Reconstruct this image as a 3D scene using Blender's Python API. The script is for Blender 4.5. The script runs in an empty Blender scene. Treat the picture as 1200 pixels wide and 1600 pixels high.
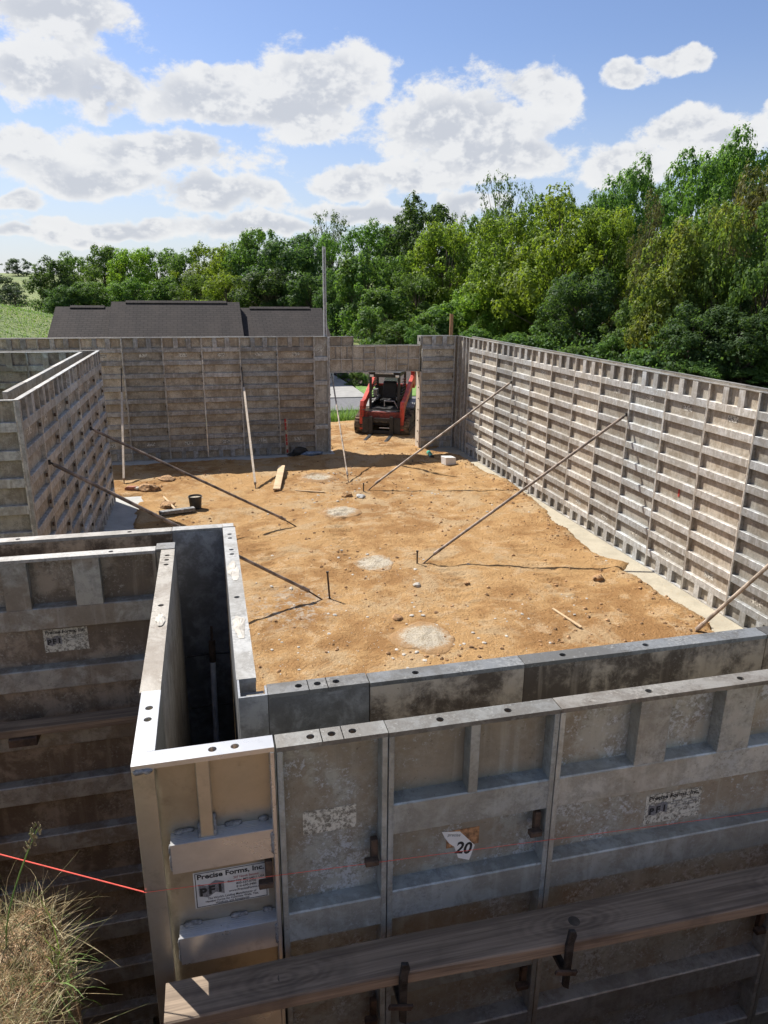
import bpy, bmesh, math, random
import numpy as np
from mathutils import Matrix, Vector, noise

random.seed(7)
SC = bpy.context.scene
COL = SC.collection
R = math.radians

# ------------------------------------------------------------------ camera
H = 2.976                      # height of the concrete forms
EYE = 1.134                    # camera above the tops of the forms
PITCH, ROLL, YAW = R(17.334), R(-0.507), R(13.921)
cam_d = bpy.data.cameras.new('camera')
cam = bpy.data.objects.new('camera', cam_d)
COL.objects.link(cam)
fw = Vector((math.sin(YAW)*math.cos(PITCH), math.cos(YAW)*math.cos(PITCH), -math.sin(PITCH)))
rt = Vector((math.cos(YAW), -math.sin(YAW), 0))
up = rt.cross(fw)
rt2 = rt*math.cos(ROLL) - up*math.sin(ROLL)
up2 = rt*math.sin(ROLL) + up*math.cos(ROLL)
m = Matrix.Identity(4)
for i in range(3):
    m[i][0], m[i][1], m[i][2] = rt2[i], up2[i], -fw[i]
m.translation = (0, 0, H + EYE)
cam.matrix_world = m
cam_d.sensor_fit = 'VERTICAL'
cam_d.sensor_height = 24
cam_d.lens = 24*1112.324/1600
cam_d.clip_start = 0.05
cam_d.clip_end = 6000
SC.camera = cam

# ------------------------------------------------------------------ exposure
SC.view_settings.view_transform = 'Standard'
SC.view_settings.look = 'None'
SC.view_settings.gamma = 1
SC.view_settings.exposure = 0.80
SC.view_settings.use_curve_mapping = False
SC.render.engine = 'CYCLES'
SC.cycles.use_denoising = True
SC.cycles.max_bounces = 4
SC.cycles.diffuse_bounces = 3
SC.cycles.glossy_bounces = 2
SC.cycles.transmission_bounces = 3
SC.cycles.adaptive_threshold = 0.02
SC.cycles.caustics_reflective = False
SC.cycles.caustics_refractive = False

# ------------------------------------------------------------------ sun
SUN = Vector((-0.48, 0.665, 1.0)).normalized()      # towards the sun
sd = bpy.data.lights.new('sun', 'SUN')
sd.energy = 4.9
sd.angle = R(0.53)
sd.color = (1.0, 0.95, 0.87)
so = bpy.data.objects.new('sun', sd)
so.rotation_euler = (-SUN).to_track_quat('-Z', 'Y').to_euler()
so.location = SUN*50
COL.objects.link(so)

# ------------------------------------------------------------------ sky
class NT:
    """small helper round a node tree"""
    def __init__(s, tree):
        s.t = tree
        s.n = tree.nodes
        s.l = tree.links
    def new(s, kind, **kw):
        nd = s.n.new(kind)
        for k, v in kw.items():
            setattr(nd, k, v)
        return nd
    def put(s, sock, v):
        if isinstance(v, bpy.types.NodeSocket):
            s.l.new(v, sock)
        elif v is not None:
            if isinstance(v, (tuple, list)) and hasattr(sock, 'default_value') and len(sock.default_value) == 4 and len(v) == 3:
                v = (*v, 1)
            sock.default_value = v
    def math(s, op, a, b=None, c=None, clamp=False):
        nd = s.new('ShaderNodeMath', operation=op, use_clamp=clamp)
        s.put(nd.inputs[0], a); s.put(nd.inputs[1], b); s.put(nd.inputs[2], c)
        return nd.outputs[0]
    def vmath(s, op, a, b=None):
        nd = s.new('ShaderNodeVectorMath', operation=op)
        s.put(nd.inputs[0], a); s.put(nd.inputs[1], b)
        return nd.outputs[0]
    def noise(s, vec, scale, detail=4, rough=0.55, dist=0.0, dim='3D'):
        nd = s.new('ShaderNodeTexNoise', noise_dimensions=dim)
        s.put(nd.inputs['Vector'], vec); s.put(nd.inputs['Scale'], scale)
        s.put(nd.inputs['Detail'], detail); s.put(nd.inputs['Roughness'], rough)
        s.put(nd.inputs['Distortion'], dist)
        return nd.outputs[0]
    def ramp(s, f, lo, hi, a=0.0, b=1.0, smooth=True):
        nd = s.new('ShaderNodeMapRange')
        nd.interpolation_type = 'SMOOTHSTEP' if smooth else 'LINEAR'
        s.put(nd.inputs[0], f)
        for i, v in enumerate((lo, hi, a, b)):
            s.put(nd.inputs[i+1], v)
        return nd.outputs[0]
    def mix(s, f, a, b, blend='MIX'):
        nd = s.new('ShaderNodeMix', data_type='RGBA', blend_type=blend)
        s.put(nd.inputs[0], f); s.put(nd.inputs[6], a); s.put(nd.inputs[7], b)
        return nd.outputs[2]

world = bpy.data.worlds.new('World')
SC.world = world
world.use_nodes = True
world.cycles.sampling_method = 'NONE'
wt = NT(world.node_tree)
wt.n.clear()
sky = wt.new('ShaderNodeTexSky', sky_type='NISHITA')
sky.sun_disc = False
sky.sun_elevation = math.asin(SUN.z)
sky.sun_rotation = math.atan2(SUN.x, SUN.y)
sky.air_density = 1.0
sky.dust_density = 0.6
sky.ozone_density = 1.6
sky.altitude = 200
dirn = wt.new('ShaderNodeTexCoord').outputs['Generated']
sep = wt.new('ShaderNodeSeparateXYZ')
wt.put(sep.inputs[0], dirn)
az = wt.math('ARCTAN2', sep.outputs[0], sep.outputs[1])
el = wt.math('ARCSINE', sep.outputs[2])
# cumulus field: (azimuth, elevation, half width, half height) in degrees
CLOUDS = [
    (-7.76, 15.72, 6.22, 2.67),
    (-9.10, 12.68, 5.82, 2.26),
    (-5.20, 12.50, 2.64, 1.94),
    (9.35, 13.65, 5.59, 2.48),
    (2.16, 12.24, 7.08, 1.94),
    (2.50, 14.30, 2.58, 1.09),
    (7.72, 11.88, 5.87, 1.65),
    (19.19, 11.20, 8.10, 2.73),
    (23.98, 13.67, 3.32, 1.26),
    (21.11, 9.37, 7.40, 1.95),
    (30.51, 14.38, 1.70, 0.64),
    (33.50, 14.65, 1.72, 0.74),
    (35.02, 10.63, 4.76, 1.67),
    (30.69, 8.93, 4.15, 1.60),
    (-10.65, 7.99, 3.35, 1.42),
    (-1.14, 8.76, 7.50, 1.70),
    (-6.19, 6.90, 5.39, 1.07),
    (1.57, 6.19, 5.86, 1.34),
    (11.12, 7.69, 2.79, 1.43),
    (16.05, 7.94, 5.56, 1.34),
    (-11.37, 5.43, 2.31, 0.67),
    (12.29, 5.56, 5.64, 0.93),
    (-6.46, 4.24, 6.82, 0.71),
    (19.64, 6.02, 3.05, 1.14),
    (4.23, 4.33, 8.02, 0.84),
    (-10.64, 3.47, 5.16, 0.61),
    (39.04, 11.96, 0.81, 0.56),
]
aev = wt.new('ShaderNodeCombineXYZ')
wt.put(aev.inputs[0], az); wt.put(aev.inputs[1], el)
warp = wt.new('ShaderNodeTexNoise', noise_dimensions='3D')
wt.put(warp.inputs['Vector'], dirn); warp.inputs['Scale'].default_value = 9
warp.inputs['Detail'].default_value = 3
wv = wt.vmath('SCALE', wt.vmath('SUBTRACT', warp.outputs[1], (0.5, 0.5, 0.5)))
wv.node.inputs['Scale'].default_value = 0.085
pos = wt.vmath('ADD', aev.outputs[0], wv)
best = None
base_rel = None
for a, e, ra, re in CLOUDS:
    d = wt.vmath('SUBTRACT', pos, (R(a), R(e), 0))
    d = wt.vmath('MULTIPLY', d, (1/R(ra), 1/R(re), 0))
    ln = wt.new('ShaderNodeVectorMath', operation='LENGTH')
    wt.put(ln.inputs[0], d)
    v = wt.math('SUBTRACT', 1.0, ln.outputs['Value'])
    best = v if best is None else wt.math('SMOOTH_MAX', best, v, 0.18)
# the same kind of clouds everywhere else in the sky
azg = wt.math('ABSOLUTE', wt.math('SUBTRACT', az, R(14)))
outside = wt.ramp(azg, R(30), R(48))
outside = wt.math('MAXIMUM', outside, wt.ramp(el, R(25), R(34)))
# flat cloud layer for the rest of the sky
pl = wt.vmath('DIVIDE', dirn, None)
zc = wt.math('ADD', wt.math('MAXIMUM', sep.outputs[2], 0.0), 0.15)
cz = wt.new('ShaderNodeCombineXYZ')
for i in range(3):
    wt.put(cz.inputs[i], zc)
wt.put(pl.node.inputs[1], cz.outputs[0])
wide = wt.ramp(wt.noise(pl, 1.3, 3, 0.5), 0.44, 0.66, -0.6, 0.75)
best = wt.math('MAXIMUM', best, wt.math('ADD', wide, wt.math('MULTIPLY', wt.math('SUBTRACT', outside, 1.0), 3.0)))
stretch = wt.vmath('MULTIPLY', dirn, (1.0, 1.0, 1.5))
f1 = wt.noise(stretch, 12, 7, 0.64, 0.1)
sundir = tuple(SUN*0.022)
f2 = wt.noise(wt.vmath('ADD', stretch, sundir), 12, 4, 0.64, 0.1)
dens = wt.math('ADD', wt.math('MINIMUM', best, 0.55), wt.math('MULTIPLY', wt.math('SUBTRACT', f1, 0.485), 2.5))
alpha = wt.ramp(dens, -0.05, 0.30)
core = wt.ramp(wt.math('ADD', best, wt.math('MULTIPLY', wt.math('SUBTRACT', f1, 0.5), 0.9)), 0.10, 0.62)
lit = wt.ramp(wt.math('SUBTRACT', f1, f2), -0.06, 0.08)
shade = wt.math('MULTIPLY', core, wt.math('SUBTRACT', 1.0, wt.math('MULTIPLY', lit, 0.9)))
cc = wt.mix(shade, (7.2, 7.25, 7.3), (5.0, 5.25, 5.75))
# thin white veil low over the horizon
veil = wt.ramp(el, R(-2), R(17), 0.70, 0.0)
skyc = wt.mix(1.0, sky.outputs[0], (0.98, 0.99, 1.14), 'MULTIPLY')
skyc = wt.mix(veil, skyc, (5.2, 5.7, 6.4))
col = wt.mix(wt.math('MULTIPLY', alpha, 0.96), skyc, cc)
bg = wt.new('ShaderNodeBackground')
bg.inputs['Strength'].default_value = 0.07
wt.put(bg.inputs['Color'], col)
wo = wt.new('ShaderNodeOutputWorld')
wt.l.new(bg.outputs[0], wo.inputs['Surface'])

# ------------------------------------------------------------------ materials
def new_mat(name):
    mt = bpy.data.materials.new(name)
    mt.use_nodes = True
    nt = NT(mt.node_tree)
    b = nt.n['Principled BSDF']
    return mt, nt, b

def bump(nt, b, height, strength=0.3, dist=0.02):
    bp = nt.new('ShaderNodeBump')
    bp.inputs['Strength'].default_value = strength
    bp.inputs['Distance'].default_value = dist
    nt.put(bp.inputs['Height'], height)
    nt.l.new(bp.outputs[0], b.inputs['Normal'])

def wpos(nt):
    return nt.new('ShaderNodeNewGeometry').outputs['Position']

def plain(name, col, rough=0.6, metal=0.0, var=0.12, scale=6.0, bmp=0.0):
    mt, nt, b = new_mat(name)
    p = wpos(nt)
    n = nt.noise(p, scale, 5, 0.6)
    dark = tuple(c*(1-var*1.6) for c in col)
    lite = tuple(min(1, c*(1+var)) for c in col)
    nt.put(b.inputs['Base Color'], nt.mix(nt.ramp(n, 0.3, 0.7), dark, lite))
    b.inputs['Roughness'].default_value = rough
    b.inputs['Metallic'].default_value = metal
    if bmp:
        bump(nt, b, nt.noise(p, scale*6, 4, 0.6), bmp, 0.01)
    return mt

def form_metal(name, base, stain, specks, metal, rough, stain_amt, streak=0.5, fleck=0.5, rnd=0.25, pits=0.6):
    """weathered aluminium form metal: cement film, oil stains, streaks, pits"""
    mt, nt, b = new_mat(name)
    p = wpos(nt)
    oi = nt.new('ShaderNodeObjectInfo')
    # every piece carries its own pattern
    sh = nt.new('ShaderNodeCombineXYZ')
    nt.put(sh.inputs[0], nt.math('MULTIPLY', oi.outputs['Random'], 37.0))
    nt.put(sh.inputs[1], nt.math('MULTIPLY', oi.outputs['Random'], 11.0))
    q = nt.vmath('ADD', p, sh.outputs[0])
    big = nt.noise(q, 2.6, 3, 0.6, 0.3)
    med = nt.noise(q, 12, 6, 0.72, 0.3)
    fine = nt.noise(p, 70, 5, 0.8)
    st = nt.noise(nt.vmath('MULTIPLY', q, (24, 24, 1.6)), 1.0, 3, 0.65)
    c = nt.mix(nt.ramp(med, 0.40, 0.60), base, tuple(x*0.66 for x in base))
    c = nt.mix(nt.math('MULTIPLY', nt.ramp(nt.math('ADD', big, nt.math('MULTIPLY', med, 0.6)), 0.72, 0.90), stain_amt), c, stain)
    c = nt.mix(nt.math('MULTIPLY', nt.ramp(st, 0.52, 0.72), streak), c, tuple(min(1, x*1.4) for x in base))
    c = nt.mix(nt.math('MULTIPLY', nt.ramp(st, 0.45, 0.30), streak*0.7), c, stain)
    fl = nt.math('ADD', nt.math('MULTIPLY', fine, 0.55), nt.math('MULTIPLY', nt.math('ADD', med, nt.math('SUBTRACT', 1.0, big)), 0.30))
    c = nt.mix(nt.math('MULTIPLY', nt.ramp(fl, 0.595, 0.665), fleck*0.6, clamp=True), c, specks)
    c = nt.mix(nt.math('MULTIPLY', nt.ramp(fine, 0.395, 0.33), pits), c, tuple(x*0.35 for x in stain))
    k = nt.math('ADD', 1.0 - rnd*0.5, nt.math('MULTIPLY', oi.outputs['Random'], rnd))
    kc = nt.new('ShaderNodeCombineXYZ')
    for i in range(3):
        nt.put(kc.inputs[i], k)
    c = nt.mix(1.0, c, kc.outputs[0], 'MULTIPLY')
    c = nt.mix(1.0, c, oi.outputs['Color'], 'MULTIPLY')     # age of the whole form
    nt.put(b.inputs['Base Color'], c)
    b.inputs['Metallic'].default_value = metal
    nt.put(b.inputs['Roughness'], nt.ramp(med, 0.3, 0.7, rough-0.1, rough+0.12))
    bump(nt, b, fine, 0.35, 0.004)
    return mt

M = {}
M['rib'] = form_metal('form_rib', (0.43, 0.428, 0.418), (0.26, 0.232, 0.19), (0.6, 0.58, 0.54), 0.30, 0.55, 0.55, 0.55, 0.35)
M['sheet'] = form_metal('form_sheet', (0.365, 0.332, 0.275), (0.205, 0.165, 0.118), (0.52, 0.48, 0.42), 0.15, 0.6, 0.6, 0.4, 0.6)
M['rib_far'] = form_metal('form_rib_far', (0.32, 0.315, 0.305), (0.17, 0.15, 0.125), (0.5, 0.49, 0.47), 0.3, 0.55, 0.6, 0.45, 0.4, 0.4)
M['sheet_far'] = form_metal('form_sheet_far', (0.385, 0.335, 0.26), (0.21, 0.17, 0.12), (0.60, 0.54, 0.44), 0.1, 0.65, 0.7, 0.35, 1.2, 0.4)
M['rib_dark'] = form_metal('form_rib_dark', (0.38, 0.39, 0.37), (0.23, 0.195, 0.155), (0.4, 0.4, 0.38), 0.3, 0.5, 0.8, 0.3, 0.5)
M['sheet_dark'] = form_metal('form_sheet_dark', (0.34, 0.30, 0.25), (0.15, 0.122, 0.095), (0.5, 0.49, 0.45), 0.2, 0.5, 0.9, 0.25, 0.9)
M['rib_near'] = form_metal('form_rib_near', (0.50, 0.53, 0.515), (0.33, 0.31, 0.26), (0.64, 0.69, 0.74), 0.40, 0.45, 0.5, 0.3, 0.6)
M['sheet_near'] = form_metal('form_sheet_near', (0.44, 0.46, 0.425), (0.33, 0.275, 0.20), (0.62, 0.68, 0.73), 0.35, 0.47, 0.7, 0.25, 1.3)
M['sheet_oiled'] = form_metal('form_sheet_oiled', (0.42, 0.33, 0.235), (0.085, 0.06, 0.04), (0.48, 0.41, 0.32), 0.0, 0.7, 1.0, 0.3, 0.5)
M['sheet_smooth'] = form_metal('form_sheet_smooth', (0.36, 0.37, 0.385), (0.15, 0.145, 0.14), (0.25, 0.25, 0.25), 0.4, 0.4, 0.7, 0.15, 0.4)
M['rail'] = form_metal('form_top_rail', (0.27, 0.26, 0.235), (0.14, 0.12, 0.10), (0.40, 0.39, 0.36), 0.3, 0.5, 0.6, 0.1, 0.8)
M['rail_dark'] = form_metal('form_top_rail_dark', (0.19, 0.187, 0.18), (0.09, 0.082, 0.07), (0.33, 0.32, 0.3), 0.35, 0.5, 0.7, 0.1, 0.8)
M['rail_white'] = form_metal('form_top_rail_white', (0.36, 0.355, 0.34), (0.20, 0.185, 0.16), (0.52, 0.51, 0.49), 0.15, 0.6, 0.5, 0.1, 0.8)
def new_alu(name, c1, c2, metal, rough):
    mt, nt, b = new_mat(name)
    p = wpos(nt)
    n = nt.noise(p, 5, 5, 0.65, 0.3)
    c = nt.mix(nt.ramp(n, 0.35, 0.70), c1, c2)
    c = nt.mix(nt.ramp(nt.noise(p, 16, 5, 0.75), 0.52, 0.72, 0, 0.45), c, tuple(x*0.62 for x in c2))
    nt.put(b.inputs['Base Color'], c)
    b.inputs['Metallic'].default_value = metal
    nt.put(b.inputs['Roughness'], nt.ramp(n, 0.3, 0.7, rough-0.05, rough+0.08))
    bump(nt, b, nt.noise(p, 120, 3, 0.6), 0.05, 0.002)
    return mt
M['new'] = new_alu('new_aluminium', (0.66, 0.66, 0.655), (0.56, 0.55, 0.535), 0.70, 0.30)
M['new_sheet'] = new_alu('new_aluminium_sheet', (0.46, 0.43, 0.36), (0.37, 0.34, 0.27), 0.70, 0.33)  # tan of the reflected ground is put into the base colour
M['new_post'] = new_alu('new_aluminium_post', (0.54, 0.505, 0.435), (0.46, 0.425, 0.35), 0.70, 0.31)  # ground reflection tinted into the post's colour as well
M['weld'] = plain('weld_bead', (0.33, 0.33, 0.34), 0.5, 0.5, 0.3, 90, 0.5)
M['steel'] = plain('dark_steel', (0.055, 0.05, 0.046), 0.6, 0.5, 0.4, 30, 0.3)
M['rust'] = plain('rusty_steel', (0.085, 0.055, 0.038), 0.75, 0.2, 0.4, 25, 0.4)
M['brace'] = plain('brace_tube', (0.33, 0.265, 0.205), 0.65, 0.15, 0.35, 9, 0.2)
M['brace_dark'] = plain('brace_tube_dark', (0.25, 0.19, 0.145), 0.65, 0.15, 0.4, 9, 0.2)
M['alu_pole'] = plain('aluminium_pole', (0.50, 0.50, 0.51), 0.5, 0.4, 0.15, 14)
M['rubber'] = plain('rubber', (0.022, 0.021, 0.02), 0.75, 0, 0.3, 20, 0.2)
M['black'] = plain('black_paint', (0.028, 0.028, 0.029), 0.5, 0.1, 0.3, 10)
M['red'] = plain('loader_red', (0.52, 0.06, 0.035), 0.45, 0.0, 0.28, 4)
M['seat'] = plain('seat_vinyl', (0.015, 0.015, 0.017), 0.6, 0, 0.2, 10)
M['mud_rubber'] = plain('muddy_track', (0.13, 0.095, 0.06), 0.9, 0, 0.6, 9, 0.5)
M['greypart'] = plain('grey_machinery', (0.22, 0.22, 0.22), 0.5, 0.3, 0.4, 20)
M['white'] = plain('white_plastic', (0.78, 0.78, 0.76), 0.55, 0, 0.06, 8)
M['green_pipe'] = plain('green_pipe', (0.03, 0.30, 0.20), 0.4, 0, 0.2, 8)
M['paper'] = plain('label_paper', (0.62, 0.62, 0.60), 0.6, 0, 0.06, 20)
M['ink'] = plain('label_ink', (0.02, 0.02, 0.022), 0.6, 0, 0.1, 20)
M['ink_red'] = plain('label_ink_red', (0.35, 0.05, 0.05), 0.6, 0, 0.1, 20)
M['ink_grey'] = plain('label_ink_grey', (0.20, 0.20, 0.21), 0.6, 0, 0.3, 200)
M['string'] = plain('string_red', (0.75, 0.10, 0.07), 0.7, 0, 0.1, 30)
M['red_mark'] = plain('red_crayon', (0.42, 0.05, 0.04), 0.8, 0, 0.3, 60)
M['brick'] = plain('old_brick', (0.30, 0.12, 0.08), 0.85, 0, 0.3, 30, 0.3)
M['blue_bag'] = plain('blue_grey_bag', (0.19, 0.24, 0.32), 0.6, 0, 0.25, 20)
M['siding'] = plain('house_siding', (0.50, 0.48, 0.44), 0.7, 0, 0.06, 3)
M['trim'] = plain('white_trim', (0.75, 0.75, 0.73), 0.6, 0, 0.05, 3)
M['mulch'] = plain('mulch', (0.045, 0.03, 0.024), 0.95, 0, 0.5, 14, 0.6)
M['asphalt'] = plain('old_asphalt', (0.13, 0.13, 0.135), 0.9, 0, 0.15, 8, 0.3)
M['drive'] = plain('concrete_drive', (0.27, 0.265, 0.25), 0.85, 0, 0.1, 2.5, 0.2)

def worn_label():
    mt, nt, b = new_mat('worn_label')
    p = wpos(nt)
    n = nt.noise(p, 42, 5, 0.75, 0.3)
    nt.put(b.inputs['Base Color'], nt.mix(nt.ramp(n, 0.44, 0.56), (0.12, 0.10, 0.08), (0.60, 0.57, 0.49)))
    b.inputs['Roughness'].default_value = 0.7
    return mt
M['worn_label'] = worn_label()

def peeled_label():
    mt, nt, b = new_mat('peeled_label')
    p = wpos(nt)
    n = nt.noise(p, 90, 6, 0.75, 0.3)
    nt.put(b.inputs['Base Color'], nt.mix(nt.ramp(n, 0.40, 0.56), (0.17, 0.155, 0.125), (0.60, 0.58, 0.50)))
    b.inputs['Roughness'].default_value = 0.7
    return mt
M['peeled_label'] = peeled_label()

def wood(name, c1, c2, axis_scale, rough=0.75, knots=()):
    mt, nt, b = new_mat(name)
    tc = nt.new('ShaderNodeTexCoord').outputs['Object']
    v = nt.vmath('MULTIPLY', tc, axis_scale)
    n = nt.noise(v, 1.0, 5, 0.62, 0.8)
    n3 = nt.noise(nt.vmath('MULTIPLY', v, (1.0, 4.0, 4.0)), 1.0, 3, 0.6)
    n2 = nt.noise(tc, 5.0, 4, 0.6)
    f = nt.math('ADD', nt.math('MULTIPLY', n, 0.65), nt.math('MULTIPLY', n3, 0.35))
    for kx, ky in knots:
        d = nt.new('ShaderNodeVectorMath', operation='LENGTH')
        nt.put(d.inputs[0], nt.vmath('MULTIPLY', nt.vmath('SUBTRACT', tc, (kx, ky, 0)), (0.35, 1.0, 0.0)))
        dw = nt.math('ADD', d.outputs['Value'], nt.math('MULTIPLY', nt.noise(tc, 14, 3, 0.5), 0.02))
        ring = nt.math('MULTIPLY', nt.math('SINE', nt.math('MULTIPLY', dw, 520.0)), nt.ramp(d.outputs['Value'], 0.085, 0.02, 0.0, 0.045))
        f = nt.math('ADD', f, ring)
    c = nt.mix(nt.ramp(f, 0.36, 0.64), c1, c2)
    c = nt.mix(nt.ramp(n2, 0.45, 0.75, 0, 0.6), c, tuple(x*0.55 for x in c1))
    nt.put(b.inputs['Base Color'], c)
    b.inputs['Roughness'].default_value = rough
    bump(nt, b, f, 0.25, 0.004)
    return mt
M['rail_side'] = form_metal('form_side_rail', (0.55, 0.525, 0.48), (0.22, 0.185, 0.14), (0.6, 0.58, 0.54), 0.3, 0.55, 0.5, 0.3, 0.4)
M['plank'] = wood('weathered_plank', (0.14, 0.10, 0.069), (0.30, 0.225, 0.158), (1.6, 45, 45), 0.75, ((0.955, 1.468), (0.10, 1.485), (1.72, 1.465)))
M['lumber'] = wood('fresh_lumber', (0.42, 0.29, 0.16), (0.58, 0.44, 0.28), (1.2, 30, 30))
M['stake_wood'] = wood('stake_wood', (0.24, 0.12, 0.06), (0.36, 0.2, 0.1), (30, 30, 1.2))
M['bar'] = plain('bright_bar', (0.72, 0.72, 0.74), 0.5, 0.0, 0.1, 30)  # pale base colour stands in for sky reflected on the metal
M['residue'] = plain('orange_residue', (0.36, 0.19, 0.09), 0.8, 0, 0.4, 60)
M['pale_wood'] = wood('pale_brace_wood', (0.40, 0.32, 0.24), (0.56, 0.48, 0.38), (30, 30, 1.2))

def dirt(name, dry=(0.415, 0.255, 0.115), mid=(0.29, 0.160, 0.066), dark=(0.14, 0.075, 0.034), pale_c=(0.425, 0.305, 0.175), dust=(0.42, 0.38, 0.32)):
    mt, nt, b = new_mat(name)
    p = wpos(nt)
    big = nt.noise(p, 0.5, 4, 0.6, 0.5)
    med = nt.noise(p, 2.6, 5, 0.65, 0.2)
    fine = nt.noise(p, 24, 4, 0.7)
    tiny = nt.noise(p, 95, 3, 0.7)
    c = nt.mix(nt.ramp(nt.math('ADD', nt.math('MULTIPLY', big, 0.6), nt.math('MULTIPLY', med, 0.5)), 0.455, 0.595), mid, dry)
    pale = nt.noise(nt.vmath('ADD', p, (13.0, 5.0, 0)), 0.9, 5, 0.7, 0.6)
    c = nt.mix(nt.ramp(pale, 0.50, 0.62, 0, 0.8), c, pale_c)
    dd = nt.new('ShaderNodeVectorMath', operation='LENGTH'); nt.put(dd.inputs[0], nt.vmath('SUBTRACT', p, (0.95, 8.75, 0.0)))
    c = nt.mix(nt.math('MULTIPLY', nt.ramp(dd.outputs['Value'], 0.9, 0.2), nt.ramp(nt.noise(p, 9, 5, 0.75), 0.48, 0.60, 0, 0.75)), c, dust)
    c = nt.mix(nt.ramp(fine, 0.52, 0.72, 0, 0.55), c, dark)
    c = nt.mix(nt.ramp(nt.math('MULTIPLY', tiny, nt.ramp(med, 0.35, 0.65)), 0.45, 0.56, 0, 0.75), c, (0.50, 0.38, 0.25))
    nt.put(b.inputs['Base Color'], c)
    b.inputs['Roughness'].default_value = 0.95
    b.inputs['Specular IOR Level'].default_value = 0.1
    h = nt.math('ADD', nt.math('MULTIPLY', fine, 0.7), nt.math('ADD', nt.math('MULTIPLY', med, 0.5), nt.math('MULTIPLY', tiny, 0.25)))
    bump(nt, b, h, 0.9, 0.07)
    return mt
M['dirt'] = dirt('orange_clay')
M['bank'] = dirt('bank_soil', (0.30, 0.19, 0.11), (0.20, 0.12, 0.065), (0.09, 0.055, 0.03), (0.24, 0.15, 0.085), (0.2, 0.15, 0.1))
M['clod'] = plain('clay_clod', (0.33, 0.195, 0.095), 0.95, 0, 0.45, 20, 0.5)

def concrete(name, col, speck, sc=20.0):
    mt, nt, b = new_mat(name)
    p = wpos(nt)
    a = nt.noise(p, 3, 5, 0.6)
    f = nt.noise(p, sc, 5, 0.7)
    g = nt.noise(p, sc*4, 3, 0.7)
    c = nt.mix(nt.ramp(a, 0.35, 0.7), col, tuple(x*0.8 for x in col))
    c = nt.mix(nt.ramp(f, 0.52, 0.7, 0, 0.6), c, speck)
    nt.put(b.inputs['Base Color'], c)
    b.inputs['Roughness'].default_value = 0.9
    bump(nt, b, nt.math('ADD', f, g), 0.5, 0.02)
    return mt
def pad_mat():
    mt, nt, b = new_mat('pad_concrete')
    p = wpos(nt)
    tc = nt.new('ShaderNodeTexCoord').outputs['Object']
    ln = nt.new('ShaderNodeVectorMath', operation='LENGTH'); nt.put(ln.inputs[0], nt.vmath('MULTIPLY', tc, (1, 1, 0)))
    a = nt.noise(p, 7, 5, 0.65); f = nt.noise(p, 45, 4, 0.75); g = nt.noise(p, 120, 2, 0.7)
    c = nt.mix(nt.ramp(a, 0.35, 0.7), (0.54, 0.48, 0.38), (0.43, 0.37, 0.27))
    c = nt.mix(nt.ramp(f, 0.50, 0.62, 0, 0.8), c, (0.22, 0.155, 0.09))
    edge = nt.math('ADD', nt.math('MULTIPLY', ln.outputs['Value'], 1.9), nt.math('MULTIPLY', nt.math('ADD', a, f), 0.55))
    c = nt.mix(nt.ramp(edge, 0.92, 1.25), c, (0.38, 0.225, 0.10))
    nt.put(b.inputs['Base Color'], c)
    b.inputs['Roughness'].default_value = 0.95
    bump(nt, b, nt.math('ADD', f, g), 0.8, 0.03)
    return mt
M['footing'] = concrete('footing_concrete', (0.42, 0.375, 0.285), (0.34, 0.275, 0.185), 14)
M['footing_grey'] = concrete('footing_concrete_grey', (0.42, 0.42, 0.40), (0.3, 0.28, 0.25), 14)
M['pad'] = pad_mat()
M['chip'] = plain('concrete_chip', (0.44, 0.41, 0.36), 0.9, 0, 0.2, 30)

def shingle():
    mt, nt, b = new_mat('dark_shingles')
    tc = nt.new('ShaderNodeTexCoord').outputs['Object']
    br = nt.new('ShaderNodeTexBrick')
    mp = nt.new('ShaderNodeMapping')
    nt.put(mp.inputs[0], tc)
    br.inputs['Scale'].default_value = 1.0
    br.inputs['Brick Width'].default_value = 0.32
    br.inputs['Row Height'].default_value = 0.19
    br.inputs['Mortar Size'].default_value = 0.014
    br.inputs['Color1'].default_value = (0.036, 0.032, 0.0315, 1)
    br.inputs['Color2'].default_value = (0.046, 0.040, 0.039, 1)
    br.inputs['Mortar'].default_value = (0.022, 0.020, 0.019, 1)
    nt.put(br.inputs['Vector'], mp.outputs[0])
    n = nt.noise(nt.vmath('MULTIPLY', tc, (1.0, 0.25, 1)), 1.2, 5, 0.6)
    nt.put(b.inputs['Base Color'], nt.mix(nt.ramp(n, 0.4, 0.7, 0, 0.5), br.outputs[0], (0.058, 0.049, 0.045)))
    b.inputs['Roughness'].default_value = 0.9
    b.inputs['Specular IOR Level'].default_value = 0.12
    bump(nt, b, br.outputs[1], 0.5, -0.02)
    return mt
M['shingle'] = shingle()

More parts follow.
